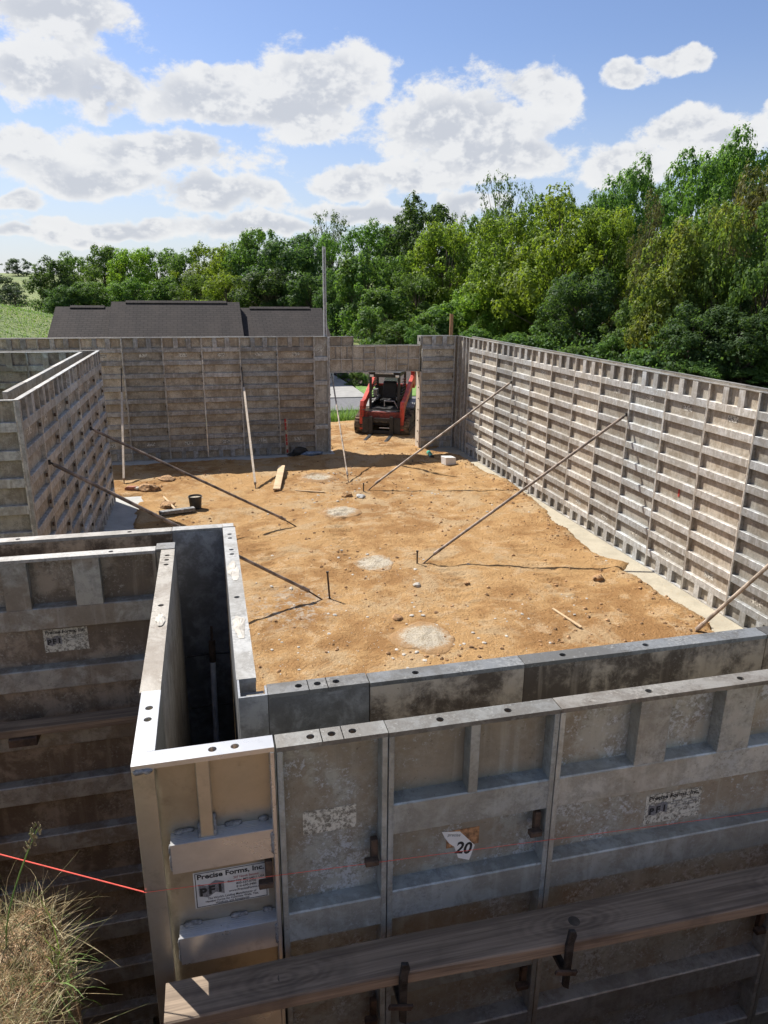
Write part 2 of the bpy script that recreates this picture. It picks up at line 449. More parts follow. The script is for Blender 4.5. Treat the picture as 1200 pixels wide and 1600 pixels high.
def leafmat(name, c1, c2, c3, trans=0.5):
    c1, c2, c3 = [(c[0]*1.22, c[1]*1.25, c[2]*1.85) for c in (c1, c2, c3)]
    mt, nt, b = new_mat(name)
    p = wpos(nt)
    oi = nt.new('ShaderNodeObjectInfo')
    n = nt.noise(p, 0.55, 3, 0.6)
    n2 = nt.noise(p, 4.5, 3, 0.7)
    c = nt.mix(nt.ramp(n2, 0.3, 0.7), c1, c2)
    c = nt.mix(nt.ramp(n, 0.45, 0.7), c, c3)
    h = nt.new('ShaderNodeHueSaturation')
    nt.put(h.inputs['Hue'], nt.ramp(oi.outputs['Random'], 0, 1, 0.485, 0.512, False))
    nt.put(h.inputs['Value'], nt.ramp(oi.outputs['Random'], 0, 1, 0.85, 1.15, False))
    nt.put(h.inputs['Color'], c)
    nt.put(b.inputs['Base Color'], h.outputs[0])
    b.inputs['Roughness'].default_value = 0.55
    b.inputs['Specular IOR Level'].default_value = 0.2
    tr = nt.new('ShaderNodeBsdfTranslucent')
    nt.put(tr.inputs['Color'], nt.mix(1.0, h.outputs[0], (1.5, 1.5, 0.6), 'MULTIPLY'))
    ms = nt.new('ShaderNodeMixShader')
    ms.inputs[0].default_value = trans
    nt.l.new(b.outputs[0], ms.inputs[1]); nt.l.new(tr.outputs[0], ms.inputs[2])
    nt.l.new(ms.outputs[0], nt.n['Material Output'].inputs['Surface'])
    return mt
M['leaf_mid'] = leafmat('leaf_mid', (0.060, 0.112, 0.022), (0.098, 0.165, 0.034), (0.080, 0.135, 0.025))
M['leaf_yellow'] = leafmat('leaf_yellow', (0.100, 0.165, 0.020), (0.155, 0.230, 0.030), (0.145, 0.195, 0.022))
M['leaf_dark'] = leafmat('leaf_dark', (0.042, 0.080, 0.022), (0.070, 0.115, 0.030), (0.055, 0.095, 0.025))
M['leaf_feather'] = leafmat('leaf_feather', (0.055, 0.085, 0.036), (0.080, 0.115, 0.048), (0.068, 0.098, 0.042))
M['leaf_olive'] = leafmat('leaf_olive', (0.07, 0.075, 0.025), (0.10, 0.10, 0.035), (0.085, 0.08, 0.03))
M['leaf_syc'] = leafmat('leaf_sycamore', (0.085, 0.135, 0.026), (0.14, 0.185, 0.034), (0.15, 0.165, 0.03))
M['leaf_orange'] = leafmat('leaf_orange', (0.10, 0.105, 0.028), (0.13, 0.125, 0.032), (0.08, 0.105, 0.028))
M['leaf_far'] = leafmat('leaf_far', (0.05, 0.075, 0.04), (0.07, 0.10, 0.05), (0.06, 0.085, 0.045))
M['leaf_shrub'] = leafmat('leaf_shrub', (0.06, 0.12, 0.025), (0.10, 0.17, 0.035), (0.09, 0.14, 0.03))
M['bark'] = plain('bark', (0.12, 0.095, 0.07), 0.9, 0, 0.35, 8, 0.5)
def strawmat():
    mt, nt, b = new_mat('dry_grass')
    p = wpos(nt)
    n = nt.noise(p, 45, 2, 0.6); n2 = nt.noise(nt.vmath('ADD', p, (7, 3, 1)), 30, 2, 0.6)
    c = nt.mix(nt.ramp(n, 0.38, 0.62), (0.19, 0.13, 0.065), (0.50, 0.41, 0.23))
    c = nt.mix(nt.ramp(n2, 0.50, 0.62, 0, 0.8), c, (0.15, 0.19, 0.055))
    nt.put(b.inputs['Base Color'], c)
    b.inputs['Roughness'].default_value = 0.6
    tr = nt.new('ShaderNodeBsdfTranslucent'); nt.put(tr.inputs['Color'], c)
    ms = nt.new('ShaderNodeMixShader'); ms.inputs[0].default_value = 0.2
    nt.l.new(b.outputs[0], ms.inputs[1]); nt.l.new(tr.outputs[0], ms.inputs[2])
    nt.l.new(ms.outputs[0], nt.n['Material Output'].inputs['Surface'])
    return mt
M['straw'] = strawmat()
M['greenblade'] = leafmat('green_grass', (0.10, 0.17, 0.03), (0.16, 0.24, 0.05), (0.13, 0.19, 0.04), 0.3)

def grassland():
    mt, nt, b = new_mat('grassland')
    p = wpos(nt)
    n = nt.noise(p, 0.12, 4, 0.6)
    f = nt.noise(p, 3.5, 5, 0.7)
    sx = nt.new('ShaderNodeSeparateXYZ'); nt.put(sx.inputs[0], p)
    rows = nt.math('SINE', nt.math('MULTIPLY', nt.math('ADD', nt.math('ADD', nt.math('MULTIPLY', sx.outputs[1], 0.9), nt.math('MULTIPLY', sx.outputs[0], 0.35)), nt.math('MULTIPLY', n, 6)), 4.5))
    c = nt.mix(nt.ramp(n, 0.4, 0.65), (0.17, 0.20, 0.055), (0.13, 0.18, 0.045))
    c = nt.mix(nt.ramp(nt.math('ADD', f, nt.math('MULTIPLY', rows, 0.09)), 0.5, 0.66, 0, 0.75), c, (0.065, 0.095, 0.024))
    nt.put(b.inputs['Base Color'], c)
    b.inputs['Roughness'].default_value = 0.9
    bump(nt, b, nt.math('ADD', f, nt.math('MULTIPLY', rows, 0.2)), 0.8, 0.3)
    return mt
M['grass'] = grassland()
M['lawn'] = plain('lawn', (0.12, 0.22, 0.04), 0.9, 0, 0.25, 5, 0.6)

# ------------------------------------------------------------------ mesh helpers
class MB:
    """collects boxes, tubes and prisms into one mesh"""
    def __init__(s):
        s.v, s.f = [], []
    def add(s, vs, fs):
        o = len(s.v)
        s.v += [tuple(q) for q in vs]
        s.f += [tuple(i+o for i in fc) for fc in fs]
        return s
    def box(s, x0, x1, y0, y1, z0, z1, mtx=None):
        vs = [Vector((x, y, z)) for z in (z0, z1) for y in (y0, y1) for x in (x0, x1)]
        if mtx is not None:
            vs = [mtx @ q for q in vs]
        return s.add(vs, [(0, 2, 3, 1), (4, 5, 7, 6), (0, 1, 5, 4), (2, 6, 7, 3), (0, 4, 6, 2), (1, 3, 7, 5)])
    def prism(s, pts, axis, a, b):
        """polygon pts in the two other axes, extruded along axis from a to b"""
        def mk(p, t):
            return {0: (t, p[0], p[1]), 1: (p[0], t, p[1]), 2: (p[0], p[1], t)}[axis]
        n = len(pts)
        vs = [mk(p, a) for p in pts] + [mk(p, b) for p in pts]
        fs = [tuple(range(n))[::-1], tuple(range(n, 2*n))] + [(i, (i+1) % n, n+(i+1) % n, n+i) for i in range(n)]
        return s.add(vs, fs)
    def tube(s, pts, r, n=10, cap=True):
        pts = [Vector(p) for p in pts]
        rs = r if isinstance(r, (list, tuple)) else [r]*len(pts)
        rings = []
        for i, p in enumerate(pts):
            d = (pts[min(i+1, len(pts)-1)] - pts[max(i-1, 0)]).normalized()
            a = d.orthogonal().normalized()
            if i and rings:
                a = (rings[-1][1] - d*rings[-1][1].dot(d)).normalized()
            b = d.cross(a)
            rings.append(([p + (a*math.cos(2*math.pi*k/n) + b*math.sin(2*math.pi*k/n))*rs[i] for k in range(n)], a))
        vs = [q for rg, _ in rings for q in rg]
        fs = [(i*n+k, i*n+(k+1) % n, (i+1)*n+(k+1) % n, (i+1)*n+k) for i in range(len(pts)-1) for k in range(n)]
        if cap:
            fs += [tuple(range(n))[::-1], tuple(range((len(pts)-1)*n, len(pts)*n))]
        return s.add(vs, fs)
    def mesh(s, name, mat, bevel=0.0, smooth=False):
        me = bpy.data.meshes.new(name)
        me.from_pydata(s.v, [], s.f)
        bm = bmesh.new(); bm.from_mesh(me)
        bmesh.ops.recalc_face_normals(bm, faces=bm.faces)
        if bevel:
            bmesh.ops.bevel(bm, geom=[e for e in bm.edges], offset=bevel, segments=2, affect='EDGES', profile=0.5, clamp_overlap=True)
        bm.to_mesh(me); bm.free()
        if smooth:
            me.polygons.foreach_set('use_smooth', [True]*len(me.polygons))
        me.materials.append(M[mat] if isinstance(mat, str) else mat)
        return me
    def build(s, name, mat, parent=None, bevel=0.0, smooth=False, loc=(0, 0, 0)):
        return link(name, s.mesh(name, mat, bevel, smooth), parent, loc)

def link(name, data, parent=None, loc=(0, 0, 0), rot=(0, 0, 0), scale=(1, 1, 1)):
    o = bpy.data.objects.new(name, data)
    COL.objects.link(o)
    o.location = loc; o.rotation_euler = rot; o.scale = scale
    if parent is not None:
        o.parent = parent
    return o

def tag(o, label=None, cat=None, group=None, kind=None):
    if label: o['label'] = label
    if cat: o['category'] = cat
    if group: o['group'] = group
    if kind: o['kind'] = kind
    return o

def thing(name, label, cat, loc=(0, 0, 0), rz=0.0, group=None):
    o = link(name, None, None, loc, (0, 0, rz))
    o.empty_display_size = 0.2
    return tag(o, label, cat, group)

_box = {}
def pbox(parent, name, x0, x1, y0, y1, z0, z1, mat, bevel=0.0):
    """a box part; alike boxes share their mesh"""
    k = (round(x1-x0, 4), round(y1-y0, 4), round(z1-z0, 4), mat, bevel)
    if k not in _box:
        hx, hy, hz = k[0]/2, k[1]/2, k[2]/2
        _box[k] = MB().box(-hx, hx, -hy, hy, -hz, hz).mesh(name, mat, bevel)
    return link(name, _box[k], parent, ((x0+x1)/2, (y0+y1)/2, (z0+z1)/2))

_txt = {}
def text_mesh(body, mat, bold=0.0):
    k = (body, mat, bold)
    if k not in _txt:
        cu = bpy.data.curves.new('print', 'FONT')
        cu.body = body; cu.size = 1.0; cu.offset = bold
        cu.align_x = 'CENTER'; cu.align_y = 'CENTER'
        cu.resolution_u = 3
        ob = bpy.data.objects.new('print', cu)
        COL.objects.link(ob)
        dg = bpy.context.evaluated_depsgraph_get()
        me = bpy.data.meshes.new_from_object(ob.evaluated_get(dg))
        bpy.data.objects.remove(ob)
        me.materials.clear(); me.materials.append(M[mat])
        _txt[k] = me
    return _txt[k]

def flat_text(parent, name, body, mat, x, y, z, size, width=None, bold=0.0, roll=0.0):
    """print lying on a face that looks towards local -Y"""
    me = text_mesh(body, mat, bold)
    xs = [v.co.x for v in me.vertices]
    wd = max(xs) - min(xs)
    sx = size if width is None else width/wd
    return link(name, me, parent, (x, y, z), (R(90), roll, 0), (sx, size, 1))

# ------------------------------------------------------------------ terrain
def terrain_z(x, y):
    z = -0.10
    z += 3.9*math.exp(-(max(0.0, x+22)/12.0)**2 - ((y-58)/20.0)**2)          # near field on the left
    z += 8.2/(1+math.exp(-(y-165)/18.0))/(1+math.exp((x+8)/14.0))   # far field hill
    z += 4.5/(1+math.exp(-(x-45)/9.0))                               # wooded slope on the right
    z += 3.0/(1+math.exp(-(y-95)/12.0))*(1/(1+math.exp(-(x+20)/10)))
    z -= 1.1*math.exp(-((x-0)/7.5)**2 - ((y-34)/5.0)**2)             # hollow the neighbour's house stands in
    return z

def axis(lo, hi, near_lo, near_hi, fine, grow=1.16):
    a = list(np.arange(near_lo, near_hi+1e-6, fine))
    st = fine
    while a[-1] < hi:
        st *= grow; a.append(a[-1]+st)
    st = fine
    while a[0] > lo:
        st *= grow; a.insert(0, a[0]-st)
    return a

def grid_mesh(name, xs, ys, fz, mat, smooth=True):
    vs = [(x, y, fz(x, y)) for y in ys for x in xs]
    nx, ny = len(xs), len(ys)
    fs = [(j*nx+i, j*nx+i+1, (j+1)*nx+i+1, (j+1)*nx+i) for j in range(ny-1) for i in range(nx-1)]
    me = bpy.data.meshes.new(name)
    me.from_pydata(vs, [], fs)
    if smooth:
        me.polygons.foreach_set('use_smooth', [True]*len(me.polygons))
    me.materials.append(M[mat])
    return me

tag(link('ground', grid_mesh('ground', axis(-2500, 2500, -50, 60, 2.0), axis(-900, 3000, -10, 210, 2.2), terrain_z, 'grass')), kind='structure')

# ------------------------------------------------------------------ clay floor of the excavation
EDGE = [(2.0, 6.0), (6.93, 6.01), (7.27, 6.16), (7.98, 6.07), (8.68, 6.12), (9.01, 6.05), (9.3, 6.34), (9.6, 6.06), (10.1, 6.07), (10.95, 6.15),
        (11.6, 6.14), (12.1, 6.28), (13.25, 6.40), (14.5, 6.45), (15.5, 6.25), (16.7, 6.28), (17.4, 6.1), (18.0, 5.6), (19, 7.5), (30, 9)]
_ey, _ex = [e[0] for e in EDGE], [e[1] for e in EDGE]
def fbm(x, y, s, seed=0.0, oct_=3):
    return noise.fractal(Vector((x*s+seed, y*s-seed, seed*0.37)), 0.9, 2.0, oct_)
def sstep(a, b, t):
    t = min(1, max(0, (t-a)/(b-a)))
    return t*t*(3-2*t)
def floor_z(x, y):
    z = 0.035 + 0.035*fbm(x, y, 0.45, 3.1) + 0.016*fbm(x, y, 2.1, 8.2) + 0.011*fbm(x, y, 7.0, 1.7)
    lump = fbm(x, y, 11.0, 5.5, 2)
    if lump > 0.35:
        z += 0.035*(lump-0.35)*(0.6+fbm(x, y, 0.7, 9.9, 1))
    # grouser marks of the loader running down the middle
    t = abs(x-1.0-0.12*(y-9)) if y < 14.5 else 9
    for x_a, sl, ya, yb in ((0.55, 0.10, 8.0, 13.9), (1.95, 0.10, 9.6, 13.6), (3.3, 0.16, 7.2, 12.0), (4.75, 0.16, 7.0, 11.4), (3.5, 0.22, 13.4, 16.4), (4.6, 0.22, 13.0, 16.6)):
        if ya < y < yb:
            g = abs(x-x_a-sl*(y-9)-0.08*math.sin(y*0.9))
            if g < 0.24:
                k_ = sstep(0.24, 0.15, g)*sstep(ya, ya+0.9, y)*sstep(yb, yb-0.9, y)*(0.55+0.6*fbm(x, y, 0.9, 3.3, 1))
                z += k_*(0.018*math.sin(y*2*math.pi/0.21+2.0*x)-0.022)
    # berm in front of the door
    z += 0.10*math.exp(-((x-4.4)/1.7)**2-((y-17.0)/0.35)**2)
    # dug-in edge along the footings
    ed = np.interp(y, _ey, _ex) + 0.06*fbm(x, y, 4.0, 2.2)
    z -= 0.13*sstep(-0.05, 0.10, x-ed)
    z += 0.03*math.exp(-((x-ed+0.18)/0.12)**2)
    if y < 18.6:
        z -= 0.12*sstep(17.72, 17.92, y+0.07*fbm(x, y, 3.0, 6.0))*sstep(3.3, 3.0, x)
        el_ = -1.40+0.12*fbm(x, y, 2.0, 4.4)
        z -= 0.12*sstep(0.0, -0.14, x-el_)*sstep(15.0, 14.8, y)
    if y > 18.6:
        z += 0.02 - 0.2*sstep(22.2, 23.4, y)
    z -= 0.16*sstep(-5.6, -5.9, x) + 0.16*sstep(8.2, 8.6, x)
    return z
me = grid_mesh('clay_floor', list(np.arange(-6, 8.8, 0.045)), list(np.arange(5.2, 23.6, 0.045)), floor_z, 'dirt')
tag(link('clay_ground', me), kind='structure')
me = grid_mesh('clay_trench', list(np.arange(-6, 9, 0.5)), list(np.arange(-2.5, 5.4, 0.5)), lambda x, y: -0.01+0.03*fbm(x, y, 1.0), 'dirt')
tag(link('trench_ground', me), kind='structure')

# concrete footings under the forms (their edges are buried unevenly in the clay)
def strip(name, x0, x1, y0, y1, mat, z=0.0):
    b = MB().box(x0, x1, y0, y1, z-0.25, z)
    return tag(b.build(name, mat), kind='structure')
strip('footing', 5.75, 7.05, 1.2, 18.78, 'footing', -0.004)
strip('footing.001', -6.0, 3.32, 17.62, 18.78, 'footing_grey', -0.008)
strip('footing.002', 5.30, 5.745, 17.90, 18.78, 'footing_grey', -0.008)
strip('footing.003', -2.5, -1.2, 7.9, 15.0, 'footing_grey', -0.006)

# ------------------------------------------------------------------ form panels
D = 0.058
RIB_T, RIB_H, RIB_S = 0.238, 0.105, 0.305
RIBS = [H - RIB_T - RIB_H - RIB_S*i for i in range(9)]     # lower edge of each rib
_rib = {}
def rib_part(parent, x0, x1, z0, h, mat, y_in=-0.006, y_out=-0.0555, name='rib', slope=0.004, grooves=False):
    w = round(x1-x0, 4)
    k = (w, round(h, 4), mat, y_out, slope, grooves)
    if k not in _rib:
        if grooves:   # ridged ledge of the new extrusion
            top = []
            n = 14
            for i in range(n+1):
                t = i/n
                top.append((y_out + (y_in-y_out)*t, h + slope*t + (0.0012 if i % 2 else 0)))
            pts = [(y_in, -slope), (y_out, 0)] + top
        else:
            c = 0.004
            pts = [(y_in, -slope), (y_out+c, 0), (y_out, c), (y_out, h-c), (y_out+c, h), (y_in, h+slope)]
        _rib[k] = MB().prism(pts, 0, 0, w).mesh('rib', mat)
    return link(name, _rib[k], parent, (x0, 0, z0))

PANELS = []
_tops = {}
def holed_plate(w, d0, d1, holes, mat, t=0.014, r=0.011):
    """flat rail with drilled pin holes; lies in x 0..w, y d0..d1, top at z 0"""
    k = (round(w, 4), d0, d1, tuple(round(h, 3) for h in holes), mat)
    if k in _tops:
        return _tops[k]
    b = MB()
    yc = (d0+d1)/2
    hw = (d1-d0)/2
    cur = 0.0
    n = 16
    for hx in sorted(holes):
        if hx-hw > cur:
            b.box(cur, hx-hw, d0, d1, -t, 0)
        sq, ci, cb = [], [], []
        for i in range(n):
            a = 2*math.pi*i/n
            ca, sa = math.cos(a), math.sin(a)
            s = hw/max(abs(ca), abs(sa))
            sq.append((hx+ca*s, yc+sa*s, 0))
            ci.append((hx+ca*r, yc+sa*r, 0))
            cb.append((hx+ca*r, yc+sa*r, -t))
        sb = [(p[0], p[1], -t) for p in sq]
        fs = []
        for i in range(n):
            j = (i+1) % n
            fs += [(i, j, n+j, n+i), (n+i, n+j, 2*n+j, 2*n+i), (3*n+j, 3*n+i, i, j), (2*n+i, 2*n+j, 3*n+j, 3*n+i)]
        b.add(sq+ci+cb+sb, fs)
        cur = hx+hw
    if w > cur:
        b.box(cur, w, d0, d1, -t, 0)
    _tops[k] = b.mesh('top_rail', mat)
    return _tops[k]

def form_panel(w, loc, rz, label, group, mats=('sheet', 'rib', 'rail'), stubs=((0.263, 0.368), (0.555, 0.668)), ribs=RIBS,
               plates=True, back=True, bottom=True, holes=None, name='concrete_form', cat='concrete form', rw=0.016):
    """one handset aluminium form: smooth face sheet at local y=0, ribbed back towards -Y"""
    ms, mr, mt = mats
    msr = 'rail_side' if mr in ('rib', 'rib_far') else mr
    g = 0.0015
    pr_ = random.Random(label)
    loc = (loc[0]+pr_.uniform(-.0012, .0012), loc[1]+pr_.uniform(-.0012, .0012), loc[2]-pr_.uniform(0, 0.004))
    t = thing(name, label, cat, loc, rz+R(pr_.uniform(-0.05, 0.05)), group)
    PANELS.append((t, pr_.uniform(0.80, 1.14), pr_.uniform(-0.05, 0.05)))
    x0, x1 = g, w-g
    pbox(t, 'face_sheet', x0, x1, -0.006, 0, 0.0, H-0.0145, ms)
    pbox(t, 'side_rail', x0, x0+rw, -D, -0.0062, 0.015, H-0.0145, msr, 0.002)
    pbox(t, 'side_rail', x1-rw, x1, -D, -0.0062, 0.015, H-0.0145, msr, 0.002)
    if holes:
        link('top_rail', holed_plate(x1-x0, -D-0.0015, 0, [h-g for h in holes], mt), t, (x0, 0, H))
    else:
        pbox(t, 'top_rail', x0, x1, -D-0.0015, 0, H-0.014, H, mt, 0.0015)
    if not back:
        return t
    pbox(t, 'bottom_rail', x0, x1, -D-0.0012, -0.0062, 0.0, 0.0148, mr)
    a, b = x0+rw-0.001, x1-rw+0.001
    for z in ribs:
        rib_part(t, a, b, z, RIB_H, mr)
    if stubs:
        zt = ribs[0]+RIB_H-0.002
        for s0, s1 in stubs:
            pbox(t, 'stub', s0, s1, -0.0560, -0.0062, zt, H-0.0142, mr, 0.002)
            if bottom:
                pbox(t, 'stub', s0, s1, -0.0560, -0.0062, 0.0145, ribs[-1]+0.002, mr, 0.002)
    if plates:
        for q_ in range(0, 8, 1 if mr == 'rib' else 2):
            if pr_.random() < 0.8:
                zc = ribs[q_]-0.10+pr_.uniform(-.02, .02)
                pbox(t, 'wedge_bolt', x1-rw-0.022, x1-rw-0.001, -0.046, -0.024, zc-0.022, zc+0.022, 'rust')
        for z, mname in ((ribs[0]-0.115, 'worn_label'), (ribs[-1]+RIB_H+0.055, 'worn_label')):
            pbox(t, 'maker_plate', w*0.40, w*0.40+0.19, -0.0072, -0.0062, z, z+0.085, mname)
    return t

W36, W20, W14, W12 = 0.9144, 0.508, 0.3556, 0.302
ORD = ['first', 'second', 'third', 'fourth', 'fifth', 'sixth', 'seventh', 'eighth', 'ninth', 'tenth', 'eleventh', 'twelfth',
       'thirteenth', 'fourteenth', 'fifteenth', 'sixteenth', 'seventeenth']
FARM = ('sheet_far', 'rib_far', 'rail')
# right long wall, ribbed backs towards the room
for i in range(16):
    form_panel(W36, (6.548, 17.37-W36*i, 0), R(-90), f'{ORD[i]} sunlit ribbed form panel from the far corner in the long right wall',
               'inside form panels of the long right wall')
for i in range(17):
    form_panel(W36, (6.748, 2.74+W36*(i-0.4), 0), R(90), f'{ORD[16-i]} outer form from the far end behind the long right wall',
               'outside form panels of the long right wall', back=False)
# corner pieces at the far right inner corner
def corner_filler(loc, rz, label, w, mats=('sheet', 'rib', 'rail'), name='corner_filler', group='narrow corner fillers'):
    t = thing(name, label, 'corner filler', loc, rz, group)
    ms, mr, mt = mats
    pbox(t, 'face_sheet', 0.0015, w-0.0015, -0.006, 0, 0, H-0.0145, ms)
    pbox(t, 'side_rail', 0.0015, 0.018, -D, -0.0062, 0, H-0.0145, mr, 0.002)
    pbox(t, 'side_rail', w-0.018, w-0.0015, -D, -0.0062, 0, H-0.0145, mr, 0.002)
    pbox(t, 'top_rail', 0.0015, w-0.0015, -D, 0, H-0.014, H, mt, 0.0015)
    return t
corner_filler((6.548, 18.20, 0), R(-90), 'grey corner filler nearest the far right corner, in the right wall', 0.36)
corner_filler((6.548, 17.84, 0), R(-90), 'narrow grey filler joining the far right corner to the first ribbed panel', 0.235)
corner_filler((6.548, 17.605, 0), R(-90), 'slim grey filler between the corner fillers and the first panel of the right wall', 0.235)

# far wall
X0 = -1.914
for k in range(-5, 5):
    n = 4-k
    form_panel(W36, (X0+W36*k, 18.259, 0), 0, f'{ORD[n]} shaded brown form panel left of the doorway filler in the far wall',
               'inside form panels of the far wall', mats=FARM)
for k in range(-5, 6):
    form_panel(W36 if k < 5 else W14, (X0+W36*(k+1) if k < 5 else 3.014, 18.459, 0), R(180), f'{ORD[5-k]} outer form leftwards from the doorway behind the far wall',
               'outside form panels of the far wall', back=False)
t = form_panel(W14, (2.658, 18.259, 0), 0, 'narrow tan filler panel with four crossbars at the left side of the doorway', 'fillers of the far wall',
           mats=('sheet', 'rib', 'rail'), stubs=None, ribs=[H-0.60, H-1.205, H-1.78, H-2.34], plates=False)
pbox(t, 'maker_plate', 0.10, 0.23, -0.0072, -0.0062, H-0.37, H-0.30, 'worn_label')
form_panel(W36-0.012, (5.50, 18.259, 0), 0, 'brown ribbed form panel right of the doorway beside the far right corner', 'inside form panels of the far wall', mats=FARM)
form_panel(W36-0.012, (6.40, 18.459, 0), R(180), 'outer form behind the short wall piece right of the doorway', 'outside form panels of the far wall', back=False)
corner_filler((6.405, 18.259, 0), 0, 'dark corner filler at the right end of the far wall', 0.088, FARM)

# bulkheads closing the wall ends at the doorway
def bulkhead(x, z0, z1, label, mat, side):
    t = thing('bulkhead_board', label, 'bulkhead', (x, 18.2, z0), 0, 'boards closing the wall ends at the doorway')
    pbox(t, 'board', 0, 0.04, 0.0, 0.325, 0, z1-z0, mat, 0.003)
    for i in range(7):
        z = 0.18+i*(z1-z0-0.3)/6
        b = MB().tube([(-0.012*side if side > 0 else 0.04, 0.05, z), (-0.03*side if side > 0 else 0.06, 0.05, z)], 0.018, 8)
        b.build('wedge_bolt', 'steel', t)
    return t
bulkhead(5.455, 0.0, 2.06, 'sunlit tan board closing the wall end at the right side of the doorway', 'pale_wood', 1)
bulkhead(5.455, 2.74, H, 'short pale board closing the wall end above the doorway header on the right', 'rail', 1)
bulkhead(3.020, 0.0, H-0.02, 'grey board closing the wall end at the left side of the doorway', 'rib', -1)

# header over the doorway: small forms laid in rows
def header():
    t = thing('door_header_form', 'brown gridded form spanning over the doorway above the red loader', 'form', (3.062, 18.24, 2.07))
    L = 2.39
    pbox(t, 'face_sheet', 0, L, 0.04, 0.046, 0, 0.66, 'sheet_far')
    pbox(t, 'face_sheet', 0, 0.62, 0.04, 0.046, 0.662, 0.905, 'sheet_far')
    pbox(t, 'face_sheet', 0, L, 0.25, 0.256, 0, 0.66, 'sheet_far')
    pbox(t, 'soffit', 0, L, 0.047, 0.249, 0.002, 0.022, 'lumber')
    for z in (0.0, 0.32, 0.645):
        pbox(t, 'rail', 0, L, 0, 0.0395, z, z+0.016, 'rail_side', 0.002)
    pbox(t, 'rail', 0, 0.62, 0, 0.0395, 0.889, 0.905, 'rib', 0.002)
    n = 8
    for r_, z in enumerate((0.0165, 0.3365)):
        for i in range(n+1):
            x = i*(L-0.014)/n
            pbox(t, 'divider', x, x+0.014, 0.001, 0.0395, z, z+0.303 if r_ == 0 else z+0.308, 'rail_side', 0.002)
    for i in (3, 6):
        x = i*(L-0.014)/n
        for z in (0.165, 0.485):
            pbox(t, 'divider', x+0.0145, x+(L-0.014)/n-0.0005, 0.002, 0.0395, z, z+0.012, 'rib', 0.001)
    for x in (0.15, 0.45):
        pbox(t, 'divider', x, x+0.012, 0.002, 0.0395, 0.3365, 0.644, 'rib_far', 0.001)
    for x in (0.0, 0.30, 0.606):
        pbox(t, 'divider', x, x+0.014, 0.001, 0.0395, 0.6615, 0.8885, 'rib_far', 0.002)
    pbox(t, 'top_rail', 0, L, 0.20, 0.256, 0.661, 0.672, 'rail')
header()

# notch walls on the left
LM = ('sheet', 'rib', 'rail_white')
for i in range(7):
    form_panel(W36, (-1.993, 8.215+W36*i, 0), R(90), f'{ORD[i]} ribbed form panel from the near corner in the left projecting wall',
               'inside form panels of the left projecting wall', mats=LM)
for i in range(6):
    form_panel(W36, (-2.193, 14.34-W36*i, 0), R(-90), f'{ORD[5-i]} outer form from the near corner inside the left projecting wall',
               'outside form panels of the left projecting wall', mats=LM, back=False)
for i in range(3):
    form_panel(W36, (-1.975-W36*(i+1), 8.233, 0), 0, f'{ORD[i]} ribbed form left of the near corner, front of the left projecting wall',
               'front form panels of the left projecting wall', mats=('sheet_smooth' if i > 9 else 'sheet', 'rib', 'rail_white'), plates=False)
    form_panel(W36, (-2.25-W36*i, 8.433, 0), R(180), f'{ORD[i]} outer form behind the front of the left projecting wall, counted from its corner',
               'rear form panels of the left projecting wall', mats=LM, back=False)
    form_panel(W36, (-1.975-W36*i, 14.597, 0), R(180), f'{ORD[i]} form from the corner on the far side of the left projecting wall',
               'far-side inner forms of the left projecting wall', mats=LM, back=False)
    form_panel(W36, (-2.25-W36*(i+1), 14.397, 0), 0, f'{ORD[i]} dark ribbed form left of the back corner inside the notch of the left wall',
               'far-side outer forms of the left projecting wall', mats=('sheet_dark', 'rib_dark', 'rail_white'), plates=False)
def corner_post(loc, rz, label, mat='rib', top='rail_white', s=0.0535):
    t = thing('corner_post', label, 'corner post', loc, rz, 'corner posts of the forms')
    b = MB().prism([(0, 0), (s, 0), (s, 0.012), (0.012, 0.012), (0.012, s), (0, s)], 2, 0, H-0.0145)
    b.build('angle', mat, t)
    b = MB().prism([(0, 0), (s, 0), (s, s), (0, s)], 2, H-0.014, H)
    b.build('top_plate', top, t, 0.0015)
    return t
corner_post((-1.94, 8.18, 0), R(90), 'bright vertical post at the near corner of the left projecting wall', 'rib', 'rail_white')
corner_post((-1.94, 14.65, 0), R(180), 'vertical post at the back corner of the left projecting wall', 'rib', 'rail_white')

# near wall: jog on the left
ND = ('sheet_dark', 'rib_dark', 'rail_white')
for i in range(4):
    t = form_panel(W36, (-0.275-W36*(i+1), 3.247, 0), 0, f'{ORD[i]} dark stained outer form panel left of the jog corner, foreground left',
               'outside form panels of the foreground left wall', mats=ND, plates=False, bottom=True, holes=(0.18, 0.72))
    if i == 0:
        left_label_panel = t
    form_panel(W36, (-0.215-W36*i, 3.457, 0), R(180), f'{ORD[i]} smooth brown inner form left of the jog corner, foreground left',
               'inside form panels of the foreground left wall', mats=('sheet_oiled', 'rib', 'rail_white'), plates=False, holes=(0.2, 0.7))
form_panel(0.245, (0.03, 3.457, 0), R(180), 'short dark smooth inner form at the top of the foreground jog corner', 'forms of the jog', mats=('sheet_smooth', 'rib', 'rail_white'), stubs=None, plates=False)
corner_post((0.083, 3.51, 0), R(180), 'pale post at the far corner of the foreground jog, above the clay', 'rib', 'rail_white')
corner_post((-0.192, 3.194, 0), R(90), 'dark inside corner angle where the two dark outer forms of the jog meet', 'rib_dark', 'rail_dark', 0.083)
# outer run towards the camera
form_panel(1.239, (-0.192, 3.192, 0), R(-90), 'long grey outer form of the jog running towards the camera', 'forms of the jog',
           mats=('sheet', 'rib_dark', 'rail'), stubs=None, plates=False, holes=(0.08, 0.137, 0.194, 0.62))
